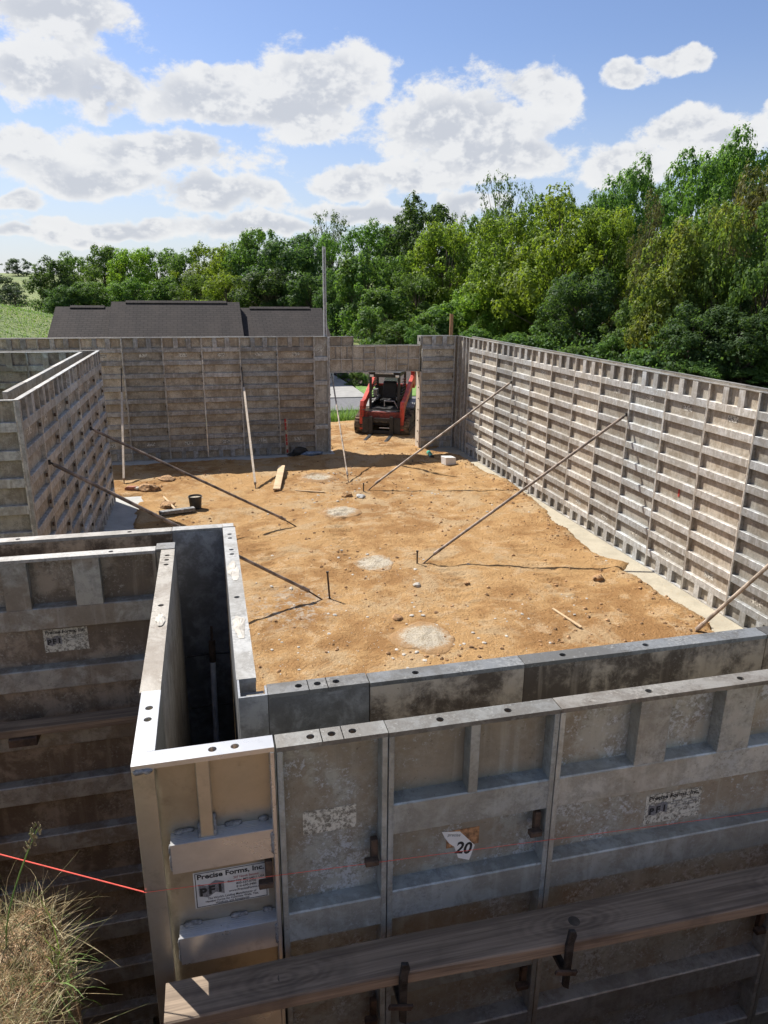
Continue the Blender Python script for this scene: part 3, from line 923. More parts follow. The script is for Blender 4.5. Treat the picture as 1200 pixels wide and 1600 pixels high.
# inner run towards the camera
form_panel(1.487, (0.030, 1.962, 0), R(90), 'long inner form of the jog with a white splashed top beside the clay', 'forms of the jog',
           mats=('sheet_smooth', 'rib', 'rail_white'), stubs=None, plates=False, holes=(0.62, 1.10, 1.158, 1.32, 1.378))
t = thing('corner_box', 'dark grey angled corner form at the inner corner of the foreground jog', 'corner form', (0.0, 0.0, 0.0))
MB().prism([(0.030, 1.857), (0.114, 1.857), (0.114, 1.910), (0.108, 1.910), (0.108, 1.863), (0.036, 1.863), (0.036, 1.960), (0.030, 1.960)], 2, 0, H-0.001).build('angle', 'sheet_smooth', t)
MB().prism([(0.0365, 1.8635), (0.1075, 1.8635), (0.1075, 1.95), (0.0365, 1.95)], 2, H-0.05, H-0.042).build('gusset', 'rail', t)

# near wall, outer forms facing the camera
NM = ('sheet_near', 'rib_near', 'rail')
p12 = form_panel(W12, (0.1125, 1.655, 0), 0, 'narrow plain form with a peeled label beside the bright corner form', 'outside form panels of the near wall',
                 mats=NM, stubs=None, ribs=[H-0.66, H-1.27, H-1.88, H-2.49], plates=False, holes=(0.094, 0.151, 0.208))
p20 = form_panel(W20, (0.4145, 1.655, 0), 0, 'grey form with the torn 20 sticker in the near wall', 'outside form panels of the near wall',
                 mats=NM, stubs=((0.238, 0.266),), plates=False, holes=(0.154, 0.356))
p36 = None
for i in range(6):
    t = form_panel(W36, (0.9225+W36*i, 1.655, 0), 0,
                   'wide grey form with a faded printed label at the right of the near wall' if i == 0 else f'{ORD[i]} wide outer form right of the 20 sticker form, mostly outside the picture',
                   'outside form panels of the near wall', mats=NM, plates=False, holes=(0.30, 0.62))
    p36 = p36 or t
# near wall, inner forms, smooth faces towards the camera
form_panel(W12+0.004, (0.421, 1.857, 0), R(180), 'short blackened inner form with three holes in its top rail, near wall', 'inside form panels of the near wall',
           mats=('sheet_smooth', 'rib', 'rail_dark'), stubs=None, plates=False, holes=(0.098, 0.155, 0.212))
form_panel(W20, (0.929, 1.857, 0), R(180), 'brown stained inner form of the near wall behind the 20 sticker form', 'inside form panels of the near wall',
           mats=('sheet_oiled', 'rib', 'rail_dark'), stubs=None, plates=False, holes=(0.356,))
for i in range(6):
    form_panel(W36, (0.929+W36*(i+1), 1.857, 0), R(180), f'{ORD[i]} wide brown inner form counted from the left in the near wall',
               'inside form panels of the near wall', mats=('sheet_oiled', 'rib', 'rail_dark'), plates=False, holes=(0.46, 0.767))

# the new corner form, bright aluminium
cf = thing('new_corner_form', 'bright new aluminium corner form with weld beads and a printed label', 'corner form', (-0.245, 1.60, 0))
CW = 0.3555
pbox(cf, 'face_sheet', 0.055, CW-0.002, 0.048, 0.0545, 0, H-0.0145, 'new_sheet')
pbox(cf, 'face_sheet', 0.048, 0.0545, 0.056, CW-0.002, 0, H-0.0145, 'new_sheet')
MB().prism([(0, 0), (0.054, 0), (0.054, 0.010), (0.010, 0.010), (0.010, 0.054), (0, 0.054)], 2, 0, H-0.0145).build('corner_post', 'new_post', cf, 0.002)
pbox(cf, 'side_rail', CW-0.0145, CW-0.002, 0, 0.0478, 0.0, H-0.0145, 'new', 0.002)
pbox(cf, 'side_rail', 0, 0.0478, CW-0.0145, CW-0.002, 0.0, H-0.0145, 'new', 0.002)
link('top_rail', holed_plate(CW-0.002, 0, 0.0545, (0.198, 0.255), 'new'), cf, (0, 0, H))
link('top_rail', holed_plate(CW-0.0575, 0, 0.0545, (0.148, 0.206), 'new'), cf, (0.0545, 0.0555, H), (0, 0, R(90)))
zz = [H-0.352-0.315*i for i in range(9)]
for z in zz:
    o = rib_part(cf, 0.0745, CW-0.0148, z, 0.093, 'new', y_in=0.0478-0.0, y_out=0.003, slope=0.002, grooves=True)
    b = MB().box(0.003, 0.0478, 0.075, CW-0.015, z, z+0.093).build('rib', 'new', cf, 0.002)
pbox(cf, 'stub', 0.152, 0.187, 0.012, 0.0478, zz[0]+0.0935, H-0.0145, 'new_post', 0.003)
rw = random.Random(3)
def bead(p0, p1, r=0.007):
    n = max(3, int((Vector(p1)-Vector(p0)).length/0.006))
    pts, rs = [], []
    for i in range(n+1):
        t_ = i/n
        pts.append(Vector(p0).lerp(Vector(p1), t_)+Vector([rw.uniform(-.0012, .0012) for _ in range(3)]))
        rs.append(r*(0.45 if i in (0, n) else rw.uniform(0.75, 1.15)))
    MB().tube(pts, rs, 8).build('weld_bead', 'weld', cf, smooth=True)
for z in zz[:2]:
    bead((0.0745, 0.010, z+0.004), (0.0745, 0.010, z+0.090), 0.006)
    bead((CW-0.016, 0.004, z+0.012), (CW-0.016, 0.004, z+0.085), 0.006)
    bead((0.085, 0.044, z+0.099), (0.135, 0.044, z+0.099), 0.008)
    bead((0.215, 0.044, z+0.099), (0.262, 0.044, z+0.099), 0.008)
    bead((0.305, 0.044, z+0.099), (0.332, 0.044, z+0.099), 0.008)
bead((0.150, 0.012, zz[0]+0.095), (0.150, 0.046, zz[0]+0.12), 0.006)
bead((0.189, 0.012, zz[0]+0.095), (0.189, 0.046, zz[0]+0.14), 0.006)
bead((0.140, 0.020, H-0.018), (0.150, 0.030, H-0.020), 0.007)
bead((0.188, 0.020, H-0.020), (0.196, 0.030, H-0.018), 0.007)
bead((0.004, -0.001, H-0.018), (0.050, -0.001, H-0.018), 0.007)

# printed label on the new corner form
def maker_label(parent, x, z, w, h, y, fresh=True):
    """white label with heading, emblem and small print"""
    pl = pbox(parent, 'label_plate', x, x+w, y-0.001, y, z, z+h, 'paper' if fresh else 'peeled_label')
    # print is placed in the plate's own centre coordinates
    yy = -0.0012
    def tx(body, cx, cz, size, width, bold=0.0, mat='ink'):
        flat_text(pl, 'print', body, mat, (cx-0.5)*w, yy, (cz-0.5)*h, size*h, width*w, bold)
    def ln(x0, x1, z0, z1, mat='ink', dy=0.0):
        pbox(pl, 'border', (x0-.5)*w, (x1-.5)*w, yy-0.0002-dy, yy+0.0001-dy, (z0-.5)*h, (z1-.5)*h, mat)
    tx('Precise Forms, Inc.', 0.50, 0.865, 0.19, 0.90, 0.03)
    if fresh:
        for q in ((0.02, 0.98, 0.02, 0.035), (0.02, 0.98, 0.965, 0.98), (0.02, 0.03, 0.04, 0.96), (0.97, 0.98, 0.04, 0.96)):
            ln(*q)
        tx('207 North Second', 0.70, 0.70, 0.085, 0.34, 0.012, 'ink_red')
        tx('Bates City, MO 64011 USA', 0.70, 0.61, 0.085, 0.50, 0.012)
        tx('800-537-0706', 0.70, 0.52, 0.085, 0.27, 0.012)
        tx('816-690-3400', 0.70, 0.43, 0.085, 0.27, 0.012)
        tx('www.PreciseForms.com', 0.70, 0.34, 0.085, 0.48, 0.012)
        tx("The World's Leading Manufacturer of", 0.50, 0.225, 0.085, 0.66, 0.012)
        tx('Handset Forms for Concrete Walls, Ties,', 0.50, 0.145, 0.085, 0.72, 0.012)
        tx('Windows, and Accessories', 0.50, 0.07, 0.085, 0.46, 0.012)
    else:
        for i, (cz, wd) in enumerate(((0.66, .42), (0.57, .48), (0.48, .36))):
            tx('MO 64011 USA 690-3400', 0.70, cz, 0.075, wd, 0.01, 'ink_grey')
    # emblem: a folded wall corner with the letters P F I
    ex0, ex1, exm, exn = 0.06, 0.40, 0.175, 0.285
    def quad(pts, mat):
        vs = [((px-.5)*w, yy-0.0004, (pz-.5)*h) for px, pz in pts]
        MB().add(vs, [(0, 1, 2, 3)]).build('emblem', mat, pl)
    quad([(ex0, .34), (exm, .27), (exm, .60), (ex0, .68)], 'ink_grey')
    quad([(exm, .27), (exn, .39), (exn, .72), (exm, .60)], 'ink_grey')
    quad([(exn, .39), (ex1, .31), (ex1, .66), (exn, .72)], 'ink_grey')
    for ch, cx, cz in (('P', .117, .43), ('F', .232, .46), ('I', .345, .475)):
        flat_text(pl, 'print', ch, 'ink', (cx-.5)*w, yy-0.0008, (cz-.5)*h, 0.30*h, None, 0.05)
    return pl
maker_label(cf, 0.121, H-0.523, 0.203, 0.122, 0.0478)
maker_label(p36, 0.362, H-0.517, 0.205, 0.112, -0.0062, fresh=False)
maker_label(left_label_panel, 0.385, H-0.482, 0.19, 0.115, -0.0062, fresh=False)
pbox(p12, 'label_plate', 0.070, 0.222, -0.0072, -0.0062, H-0.335, H-0.258, 'peeled_label')
# torn sticker
pbox(p20, 'glue_residue', 0.196, 0.300, -0.0070, -0.0063, H-0.470, H-0.408, 'residue')
MB().add([(x, -0.0075, z) for x, z in ((0.180, H-0.405), (0.238, H-0.415), (0.288, H-0.475), (0.272, H-0.528), (0.236, H-0.512), (0.222, H-0.468), (0.205, H-0.452), (0.190, H-0.428))],
         [tuple(range(8))]).build('sticker', 'white', p20)
flat_text(p20, 'print', '20', 'ink', 0.253, -0.0080, H-0.480, 0.058, 0.052, 0.03, R(14))
flat_text(p20, 'print', 'precise', 'ink', 0.220, -0.0080, H-0.424, 0.016, 0.040, 0.0, R(12))

# wedge bolts at the seams of the near wall
def wedge_bolt(parent, x, z, dy=0.0):
    b = MB().box(x-0.010, x+0.010, dy-0.050, dy-0.030, z-0.012, z+0.065)
    b.box(x-0.030, x+0.010, dy-0.068, dy-0.045, z-0.010, z+0.008)
    b.build('wedge_bolt', 'rust', parent, 0.003)
for pr, x in ((p12, W12-0.035), (p20, W20-0.038), (p36, W36-0.038)):
    for z in (H-0.42, H-1.03, H-1.65):
        wedge_bolt(pr, x, z)
wedge_bolt(cf, CW-0.03, H-0.43, 0.054)

# each form has its own age: tint all its pieces together
for t, k, w_ in PANELS:
    for o in t.children:
        o.color = (k*(1+w_), k, k*(1-w_), 1)

# ------------------------------------------------------------------ braces and stakes
def brace(foot, top, label, mat='brace', r=0.024, rod=0.30, rod_top=0.0, square=False):
    """adjustable form brace: pole, threaded foot rod, sleeve, head clamp"""
    f, tp = Vector(foot), Vector(top)
    t = thing('form_brace', label, 'brace', foot, 0, 'braces propping the forms')
    d = tp-f
    L = d.length
    u = d/L
    a, b = u*rod, u*(L-max(rod_top, 0.05))
    if square:
        q = u.to_track_quat('Z', 'Y').to_matrix().to_4x4()
        MB().box(-r, r, -r*1.5, r*1.5, rod, L-max(rod_top, 0.05), q).build('pole', mat, t, 0.002)
    else:
        MB().tube([a, a.lerp(b, .5)+Vector((0, 0, -0.006)), b], r, 10).build('pole', mat, t, smooth=False)
    MB().tube([Vector((0, 0, -0.04)), a+u*0.06], r*0.5, 8).build('foot_rod', 'rust', t)
    MB().tube([a-u*0.02, a+u*0.10], r*1.25, 10).build('sleeve', 'brace_dark', t)
    MB().tube([b-u*0.05, d-u*0.0], r*0.55, 8).build('head_rod', 'steel', t)
    e = d
    MB().box(e.x-0.014, e.x+0.014, e.y-0.014, e.y+0.014, e.z-0.03, e.z+0.03).build('head_clamp', 'steel', t, 0.004)
    return t
brace((3.10, 14.196, 0.03), (6.475, 14.635, 2.20), 'brown pole brace from the clay to the far part of the right wall', 'brace', 0.024)
brace((3.03, 9.903, 0.03), (6.475, 10.083, 2.235), 'long brown pole brace in the middle of the right wall', 'brace_dark', 0.023)
brace((5.70, 6.90, 0.03), (6.475, 6.35, 1.42), 'brown brace at the right edge of the picture, rising behind the near wall', 'brace', 0.024, rod=0.1)
brace((1.449, 12.166, 0.03), (-1.90, 12.35, 1.90), 'rust brown brace to the far part of the left projecting wall', 'brace_dark', 0.023)
brace((1.405, 8.924, 0.03), (-1.90, 9.05, 2.10), 'rust brown brace to the near end of the left projecting wall', 'brace_dark', 0.023)
brace((0.859, 14.776, 0.03), (0.845, 18.17, 2.23), 'pale timber brace with a steel head against the middle of the far wall', 'pale_wood', 0.022, 0.20, 0.75, True)
brace((-1.90, 15.9, 0.03), (-1.97, 18.17, 2.25), 'pale timber brace against the far wall beside the left projecting wall', 'pale_wood', 0.022, 0.12, 0.70, True)
brace((2.894, 14.929, 0.03), (3.10, 18.17, 2.03), 'thin brace leaning on the left jamb of the doorway', 'brace', 0.018, 0.25, 0.0)
def stake(x, y, h, label, lean=(0, 0)):
    t = thing('steel_stake', label, 'stake', (x, y, 0), 0, 'steel stakes at the brace feet')
    MB().tube([(0, 0, -0.10), (lean[0], lean[1], h)], 0.013, 8).build('shaft', 'rust', t)
    MB().tube([(lean[0], lean[1], h-0.005), (lean[0], lean[1], h+0.014)], 0.019, 8).build('head', 'steel', t)
stake(3.00, 9.93, 0.24, 'short steel stake at the foot of the long middle brace on the right')
stake(1.46, 8.93, 0.42, 'leaning steel stake at the foot of the near left brace', (-0.03, 0.02))
stake(3.06, 14.16, 0.21, 'short steel stake at the foot of the far right brace')

# tall aluminium screed pole at the doorway
t = thing('aluminium_pole', 'tall grey aluminium pole rising from the wall at the left side of the doorway', 'pole', (2.972, 18.305, 0))
pbox(t, 'channel', -0.042, 0.036, -0.024, 0.024, 0.10, 5.10, 'alu_pole', 0.004)
pbox(t, 'inner_bar', -0.012, 0.014, -0.033, -0.0245, 0.16, 5.04, 'greypart', 0.002)
MB().box(-0.044, 0.038, -0.026, 0.026, 0.0, 0.098).build('foot_sleeve', 'steel', t, 0.003)
t = thing('wooden_stake', 'brown wooden stake standing up behind the far right corner', 'stake', (6.42, 18.62, 0))
MB().prism([(-0.045, 0.0), (0.0, -0.02), (0.045, 0.0), (0.045, 3.50), (-0.045, 3.52)], 1, -0.02, 0.02).build('board', 'stake_wood', t, 0.003)

# red marked strip hanging on the far wall
t = thing('red_strip', 'red and grey measuring strip leaning on the far wall left of the black bag', 'measuring strip', (1.885, 18.17, 0.02))
for i in range(9):
    pbox(t, 'mark', -0.032+0.004*i, 0.012+0.004*i, -0.013, 0.0, 0.92-0.10*i-0.085, 0.92-0.10*i, 'red_mark' if i % 4 != 3 else 'sheet_far')
pbox(t, 'backing', -0.03, 0.055, 0.0012, 0.012, 0, 0.93, 'sheet_far')
# crayon marks on the right wall
def crayon(y, z, h, label):
    o = MB().box(6.534, 6.5345, y-0.018, y+0.018, z, z+h).build('crayon_mark', 'red_mark')
    tag(o, label, 'paint mark', 'red crayon marks on the right wall')
crayon(10.30, 2.02, 0.13, 'faint red crayon mark on the right wall beside the middle brace head')
crayon(8.62, 1.28, 0.14, 'red crayon mark low on the right wall near its right end')

# ------------------------------------------------------------------ planks
t = thing('waler_plank', 'weathered knotty plank lying on hooks along the outside of the near wall', 'plank', (0.0, 0, 0))
L = 4.2
pl = MB()
n = 40
ring = []
for i in range(n+1):
    x = -0.21 + L*i/n
    y1 = 1.548 - 0.012*(x+0.2) + 0.002*math.sin(x*5)
    wd = 0.118 + 0.012*min(1.9, max(0, x))
    z = H-0.648 + 0.003*math.sin(x*3.1)
    ring.append([(x, y1-wd, z-0.038), (x, y1-wd, z-0.004), (x, y1-wd+0.004, z), (x, y1-0.004, z), (x, y1, z-0.004), (x, y1, z-0.038)])
vs = [p for rg in ring for p in rg]
fs = [(i*6+k, i*6+(k+1) % 6, (i+1)*6+(k+1) % 6, (i+1)*6+k) for i in range(n) for k in range(6)]
fs += [tuple(range(6)), tuple(range(n*6, n*6+6))]
pl.add(vs, fs).build('board', 'plank', t)
for kx, ky in ((0.955, 1.468), (0.10, 1.485), (1.72, 1.465)):
    b = MB()
    for i in range(10):
        r0 = 0.022*(i+1)/10
    b.tube([(kx, ky, H-0.6485), (kx, ky, H-0.6472)], [0.020, 0.017], 18).build('knot', 'bark', t)
def hook(x, y, label):
    t_ = thing('waler_hook', label, 'steel hook', (x, y, H-0.70), 0, 'steel hooks holding the plank')
    # flat bar rising through the front edge of the plank with a wedge below
    MB().prism([(-0.010, -0.10), (0.010, -0.115), (0.012, 0.06), (0.018, 0.085), (0.014, 0.10), (-0.006, 0.105), (-0.012, 0.05)], 1, -0.012, 0.0).build('bar', 'steel', t_, 0.002)
    MB().prism([(-0.045, -0.035), (0.02, -0.055), (0.028, -0.04), (-0.04, -0.022)], 1, -0.022, -0.0125).build('wedge', 'rust', t_, 0.002)
    MB().box(-0.010, 0.010, 0.0005, 1.60-y-0.002, -0.066, -0.050).build('arm', 'steel', t_)
hook(0.415, 1.415, 'steel hook under the plank below the 20 sticker')
hook(0.905, 1.405, 'steel hook with wedge at the plank below the seam right of the 20 sticker')
t = thing('waler_plank', 'brown plank fixed along the dark outer forms of the foreground left wall', 'plank', (0, 0, 0))
MB().box(-3.4, -0.262, 3.105, 3.190, H-0.83, H-0.79).build('board', 'plank', t, 0.003)
MB().box(-0.98, -0.86, 3.09, 3.192, H-0.872, H-0.832).build('cleat', 'rust', t, 0.003)

# rebar standing between the forms of the jog
t = thing('rebar_pole', 'thin grey bar with a rusty tip standing between the two forms of the jog', 'rod', (-0.115, 2.60, 0))
MB().tube([(0.01, 0.25, 0.0), (0.055, 0.62, 2.36)], 0.0135, 8).build('shaft', 'bar', t)
MB().tube([(0.0551, 0.6203, 2.362), (0.0575, 0.638, 2.47)], 0.016, 8).build('tip', 'rust', t)
MB().tube([(0.0576, 0.639, 2.472), (0.059, 0.650, 2.54)], 0.006, 6).build('point', 'rust', t)
for i, z in enumerate((2.33, 2.03, 1.66)):
    o = MB().tube([(-0.186, 3.36, z), (-0.08, 3.38, z-0.006), (0.024, 3.36, z)], 0.005, 6).build('form_tie', 'steel')
    tag(o, f'{("upper", "middle", "lower")[i]} steel tie crossing between the forms of the jog', 'form tie', 'ties between the forms of the jog')

# red mason line
o = MB().tube([(-1.9, 2.40, 2.745), (-0.633, 1.783, 2.626), (-0.247, 1.597, H-0.386)], 0.0017, 6).build('mason_line', 'string')
tag(o, 'red string stretched from the grassy bank to the bright corner form', 'string')
o = MB().tube([(-0.247, 1.5945, H-0.386), (0.115, 1.5940, H-0.408), (1.75, 1.592, H-0.505), (3.0, 1.592, H-0.58)], 0.0008, 5).build('mason_line', 'string')
tag(o, 'thin red string running across the fronts of the near forms', 'string')

# ------------------------------------------------------------------ things on the clay
def blob_disc(name, x, y, r, h, label, seed, ring=False, mat='pad'):
    n, k = 64, 14
    vs, fs = [], []
    z00 = floor_z(x, y)
    for j in range(k+1):
        for i in range(n):
            a = 2*math.pi*i/n
            rr = r*(j/k)*(1+0.22*noise.noise(Vector((math.cos(a)*1.3+seed, math.sin(a)*1.3, seed)))+0.12*noise.noise(Vector((math.cos(a)*3.5+seed, math.sin(a)*3.5, seed))) + (0.05*noise.noise(Vector((math.cos(a)*6+seed, math.sin(a)*6, 2))) if j == k else 0))
            px, py = rr*math.cos(a), rr*math.sin(a)
            t_ = j/k
            z = h*(1-t_**3) + 0.018*noise.noise(Vector((px*9, py*9, seed)))*(1-t_*0.5) + 0.011*noise.noise(Vector((px*30, py*30, seed)))*(1-t_*0.5)
            if ring:
                z += 0.03*math.exp(-((t_-0.72)/0.09)**2) - 0.012*(t_ < .6)
            vs.append((px, py, z-0.04*(j == k)+floor_z(x+px, y+py)-z00))
    for j in range(k):
        for i in range(n):
            fs.append((j*n+i, j*n+(i+1) % n, (j+1)*n+(i+1) % n, (j+1)*n+i))
    o = MB().add(vs, fs).build(name, mat, None, smooth=True, loc=(x, y, floor_z(x, y)+0.004))
    return tag(o, label, 'concrete pad', 'rough concrete pads in the clay floor')
blob_disc('concrete_pad', 2.29, 15.45, 0.46, 0.020, 'round concrete pad with a raised ring, farthest of the four pads', 1.0, True)
blob_disc('concrete_pad', 2.33, 12.85, 0.40, 0.045, 'lumpy round concrete pad beside broken pieces, second farthest', 2.3)
blob_disc('concrete_pad', 2.36, 10.14, 0.36, 0.012, 'low crumbling concrete pad in the middle of the clay, third farthest', 3.7)
blob_disc('concrete_pad', 2.38, 7.50, 0.40, 0.016, 'pale flat concrete pad nearest to the near wall', 4.4)
rs_ = random.Random(11)
def rock_mesh(name, mat, seed, flat=0.7):
    bm = bmesh.new()
    bmesh.ops.create_icosphere(bm, subdivisions=2, radius=1.0)
    for v in bm.verts:
        d = 1+0.42*noise.noise(v.co*1.3+Vector((seed, seed*2, 0)))+0.18*noise.noise(v.co*3.5+Vector((0, seed, seed)))
        v.co *= d
        v.co.z *= flat
    me_ = bpy.data.meshes.new(name); bm.to_mesh(me_); bm.free()
    me_.materials.append(M[mat])
    return me_
def rock(name, x, y, s, label, mat='chip', seed=1.0, flat=0.7, cat='rock', group='lone stones on the clay', sx=1.0):
    o = link(name, rock_mesh(name, mat, seed, flat), None, (x, y, floor_z(x, y)+s*flat*0.35), (0, 0, seed), (s*sx, s, s))
    return tag(o, label, cat, group)
rock('concrete_chunk', 2.66, 13.95, 0.12, 'grey concrete chunk right behind the lumpy pad', 'pad', 3.3, 0.5)
rock('concrete_chunk', 2.93, 13.85, 0.10, 'darker broken concrete piece next to the chunk behind the lumpy pad', 'footing_grey', 5.1, 0.5)
rock('concrete_chunk', 2.75, 9.08, 0.055, 'small pale stone alone in the middle of the clay', 'chip', 7.7)
rock('clay_rock', 5.45, 8.75, 0.085, 'brown stone near the footing of the right wall', 'clod', 9.2)
rock('clay_rock', 2.2, 8.1, 0.07, 'brown clod left of the pale flat pad', 'clod', 4.9)
rock('clay_rock', 1.05, 6.62, 0.11, 'lumpy brown clod near the near wall, left side', 'clod', 2.2)
rock('clay_rock', -1.33, 15.25, 0.17, 'dark clay lump left of the bucket', 'clod', 6.0, 0.6, sx=1.4)
rock('clay_rock', -0.90, 13.9, 0.14, 'clay lump beside the hammer', 'clod', 1.4, 0.6, sx=1.3)
rock('clay_rock', -1.00, 16.05, 0.15, 'flat orange slab of clay at the edge of the far wall shadow', 'clod', 8.6, 0.35, sx=1.5)

t = thing('brick_chunk', 'broken red brick lying on the clay near the left projecting wall', 'brick', (-1.68, 15.33, floor_z(-1.68, 15.33)), R(-20))
MB().prism([(-0.14, 0), (0.12, 0), (0.14, 0.04), (0.09, 0.085), (-0.10, 0.08), (-0.15, 0.05)], 1, -0.05, 0.05).build('brick', 'brick', t, 0.008)
rock_o = link('mortar', rock_mesh('mortar', 'chip', 3.0, 0.6), t, (0.12, -0.02, 0.05), (0, 0, 0), (0.06, 0.06, 0.05))

# lumber, sledge hammer, bucket
gx, gy = 1.42, 15.4
t = thing('lumber_board', 'pale sawn board lying on the clay in front of the far wall', 'board', (gx, gy, floor_z(gx, gy)+0.02), R(-9.5))
MB().box(-0.075, 0.075, -0.88, 0.88, 0.0, 0.042, Matrix.Rotation(R(2.5), 4, 'X') @ Matrix.Translation((0, 0, 0.04))).build('board', 'lumber', t, 0.003)
t = thing('wood_lath', 'thin splinter of lath on the clay right of the sawn board', 'lath', (1.95, 14.35, floor_z(1.95, 14.35)+0.018), R(-25))
MB().box(-0.32, 0.32, -0.018, 0.018, -0.008, 0.010).build('lath', 'lumber', t, 0.002)
t = thing('wood_lath', 'narrow lath standing from the clay near the near right corner', 'lath', (4.35, 7.62, floor_z(4.35, 7.62)+0.015), R(100))
MB().box(-0.30, 0.30, -0.016, 0.016, -0.008, 0.010).build('lath', 'lumber', t, 0.002)
t = thing('sledge_hammer', 'pale handled hammer lying on the clay left of the black bucket', 'hammer', (-0.80, 13.95, floor_z(-0.8, 13.95)+0.03))
MB().tube([(-0.20, 0.50, 0.035), (0.06, -0.42, 0.03)], [0.020, 0.024], 8).build('handle', 'lumber', t)
MB().box(-0.34, 0.32, -0.075, 0.045, -0.02, 0.055, Matrix.Translation((0.10, -0.52, 0.01)) @ Matrix.Rotation(R(14), 4, 'Z')).build('head', 'greypart', t, 0.010)
t = thing('bucket', 'small dark bucket filled with grey concrete on the clay', 'bucket', (-0.37, 13.72, floor_z(-0.37, 13.72)-0.01))
b = MB()
n = 20
prof = [(0.105, 0.0), (0.125, 0.24), (0.132, 0.245), (0.132, 0.265), (0.118, 0.265), (0.114, 0.225), (0.0001, 0.225)]
vs = [(r_*math.cos(2*math.pi*i/n), r_*math.sin(2*math.pi*i/n), z) for r_, z in prof for i in range(n)]
fs = [(j*n+i, j*n+(i+1) % n, (j+1)*n+(i+1) % n, (j+1)*n+i) for j in range(len(prof)-1) for i in range(n)]
b.add(vs, fs).build('shell', 'black', t)
MB().tube([(0, 0, 0.21), (0, 0, 0.234)], 0.113, 20).build('filling', 'pad', t)

# white foam block and green drain pipe by the right corner
t = thing('white_block', 'white foam block on the clay near the far right corner', 'foam block', (5.66, 16.22, floor_z(5.66, 16.22)+0.01), R(14))
MB().prism([(-0.15, 0), (0.15, 0), (0.13, 0.17), (-0.17, 0.20)], 1, -0.10, 0.12).build('block', 'white', t, 0.006)
t = thing('drain_pipe', 'green capped drain pipe sticking out of the clay near the right corner', 'pipe', (5.44, 17.05, 0.06), 0)
MB().tube([(0.04, 0.30, 0.02), (0.0, 0.0, 0.02), (-0.02, -0.16, 0.0)], 0.055, 14).build('pipe', 'green_pipe', t)
MB().tube([(-0.021, -0.162, 0.0), (-0.027, -0.21, -0.008)], 0.064, 14).build('cap', 'black', t)
t = thing('black_bag', 'black bag lying against the foot of the far wall', 'bag', (2.18, 18.02, 0.0))
o = link('bag', rock_mesh('bag', 'rubber', 12.0, 0.8), t, (0, 0, 0.10), (0, 0, 0.4), (0.21, 0.10, 0.15))
o = link('flap', rock_mesh('flap', 'rubber', 15.0, 0.6), t, (-0.13, -0.05, 0.05), (0, 0, 0), (0.15, 0.08, 0.08))
t = thing('blue_bag', 'flat blue grey sack beside the black bag at the far wall', 'sack', (2.52, 17.98, 0.0))
o = link('sack', rock_mesh('sack', 'blue_bag', 18.0, 0.5), t, (0, 0, 0.05), (0, 0, 0.1), (0.27, 0.12, 0.11))

# clods, pebbles and rubble: nobody could count them
def scatter(name, label, cat, n, region, size, mat, seed, weight=None, flat=0.6):
    rg = random.Random(seed)
    bases = []
    for k in range(4):
        bm = bmesh.new(); bmesh.ops.create_icosphere(bm, subdivisions=1, radius=1)
        vv = [v.co*(1+0.5*noise.noise(v.co*1.4+Vector((k*3.1+seed, 0, 0)))) for v in bm.verts]
        ff = [[v.index for v in f.verts] for f in bm.faces]
        bases.append((np.array([tuple(q) for q in vv]), ff)); bm.free()
    V, F = [], []
    off = 0
    made = 0
    while made < n:
        x = rg.uniform(region[0], region[1]); y = rg.uniform(region[2], region[3])
        if weight and rg.random() > weight(x, y):
            continue
        s = size[0]+(size[1]-size[0])*rg.random()**5
        bv, bf = bases[rg.randrange(4)]
        a = rg.uniform(0, 6.28)
        c, sn = math.cos(a)*s, math.sin(a)*s
        z = floor_z(x, y)
        q = np.empty_like(bv)
        q[:, 0] = x+bv[:, 0]*c-bv[:, 1]*sn*0.8
        q[:, 1] = y+bv[:, 0]*sn+bv[:, 1]*c*0.8
        q[:, 2] = z+bv[:, 2]*s*flat+s*0.15
        V.append(q); F += [[i+off for i in f] for f in bf]
        off += len(bv); made += 1
    me_ = bpy.data.meshes.new(name)
    me_.from_pydata(np.concatenate(V).tolist(), [], F)
    me_.materials.append(M[mat])
    return tag(link(name, me_), label, cat, kind='stuff')
def w_clod(x, y):
    e = float(np.interp(y, _ey, _ex))
    w_ = 0.12+0.9*math.exp(-((x-e+0.15)/0.25)**2)+0.6*max(0, fbm(x, y, 0.5, 7.0))
    w_ += 0.5*math.exp(-((y-16.4)/0.6)**2)*(x < 0.5)+0.6*math.exp(-((y-16.9)/0.5)**2)*(x > 3)
    return min(1, w_)*(x < e)*1.0
scatter('clay_clods', 'small clay clods strewn over the orange floor', 'clods', 5200, (-1.8, 6.6, 5.6, 19.5), (0.005, 0.038), 'clod', 5, w_clod)
def w_chip(x, y):
    w_ = 0.03
    for cx, cy, r_ in ((2.3, 13.2, 0.7), (2.4, 10.1, 0.6), (2.3, 7.4, 0.9), (0.9, 8.4, 0.8), (1.5, 7.6, 0.8), (3.6, 7.9, 0.5), (4.7, 8.0, 0.4), (4.4, 13.9, 0.4), (2.3, 15.4, 0.8), (1.0, 9.4, 0.5)):
        w_ = max(w_, math.exp(-((x-cx)**2+(y-cy)**2)/r_**2))
    return w_*(x < 6.0)
scatter('concrete_rubble', 'pale concrete chips and pebbles round the pads', 'rubble', 620, (-1.0, 6.2, 5.8, 17.0), (0.006, 0.040), 'chip', 9, w_chip, 0.35)

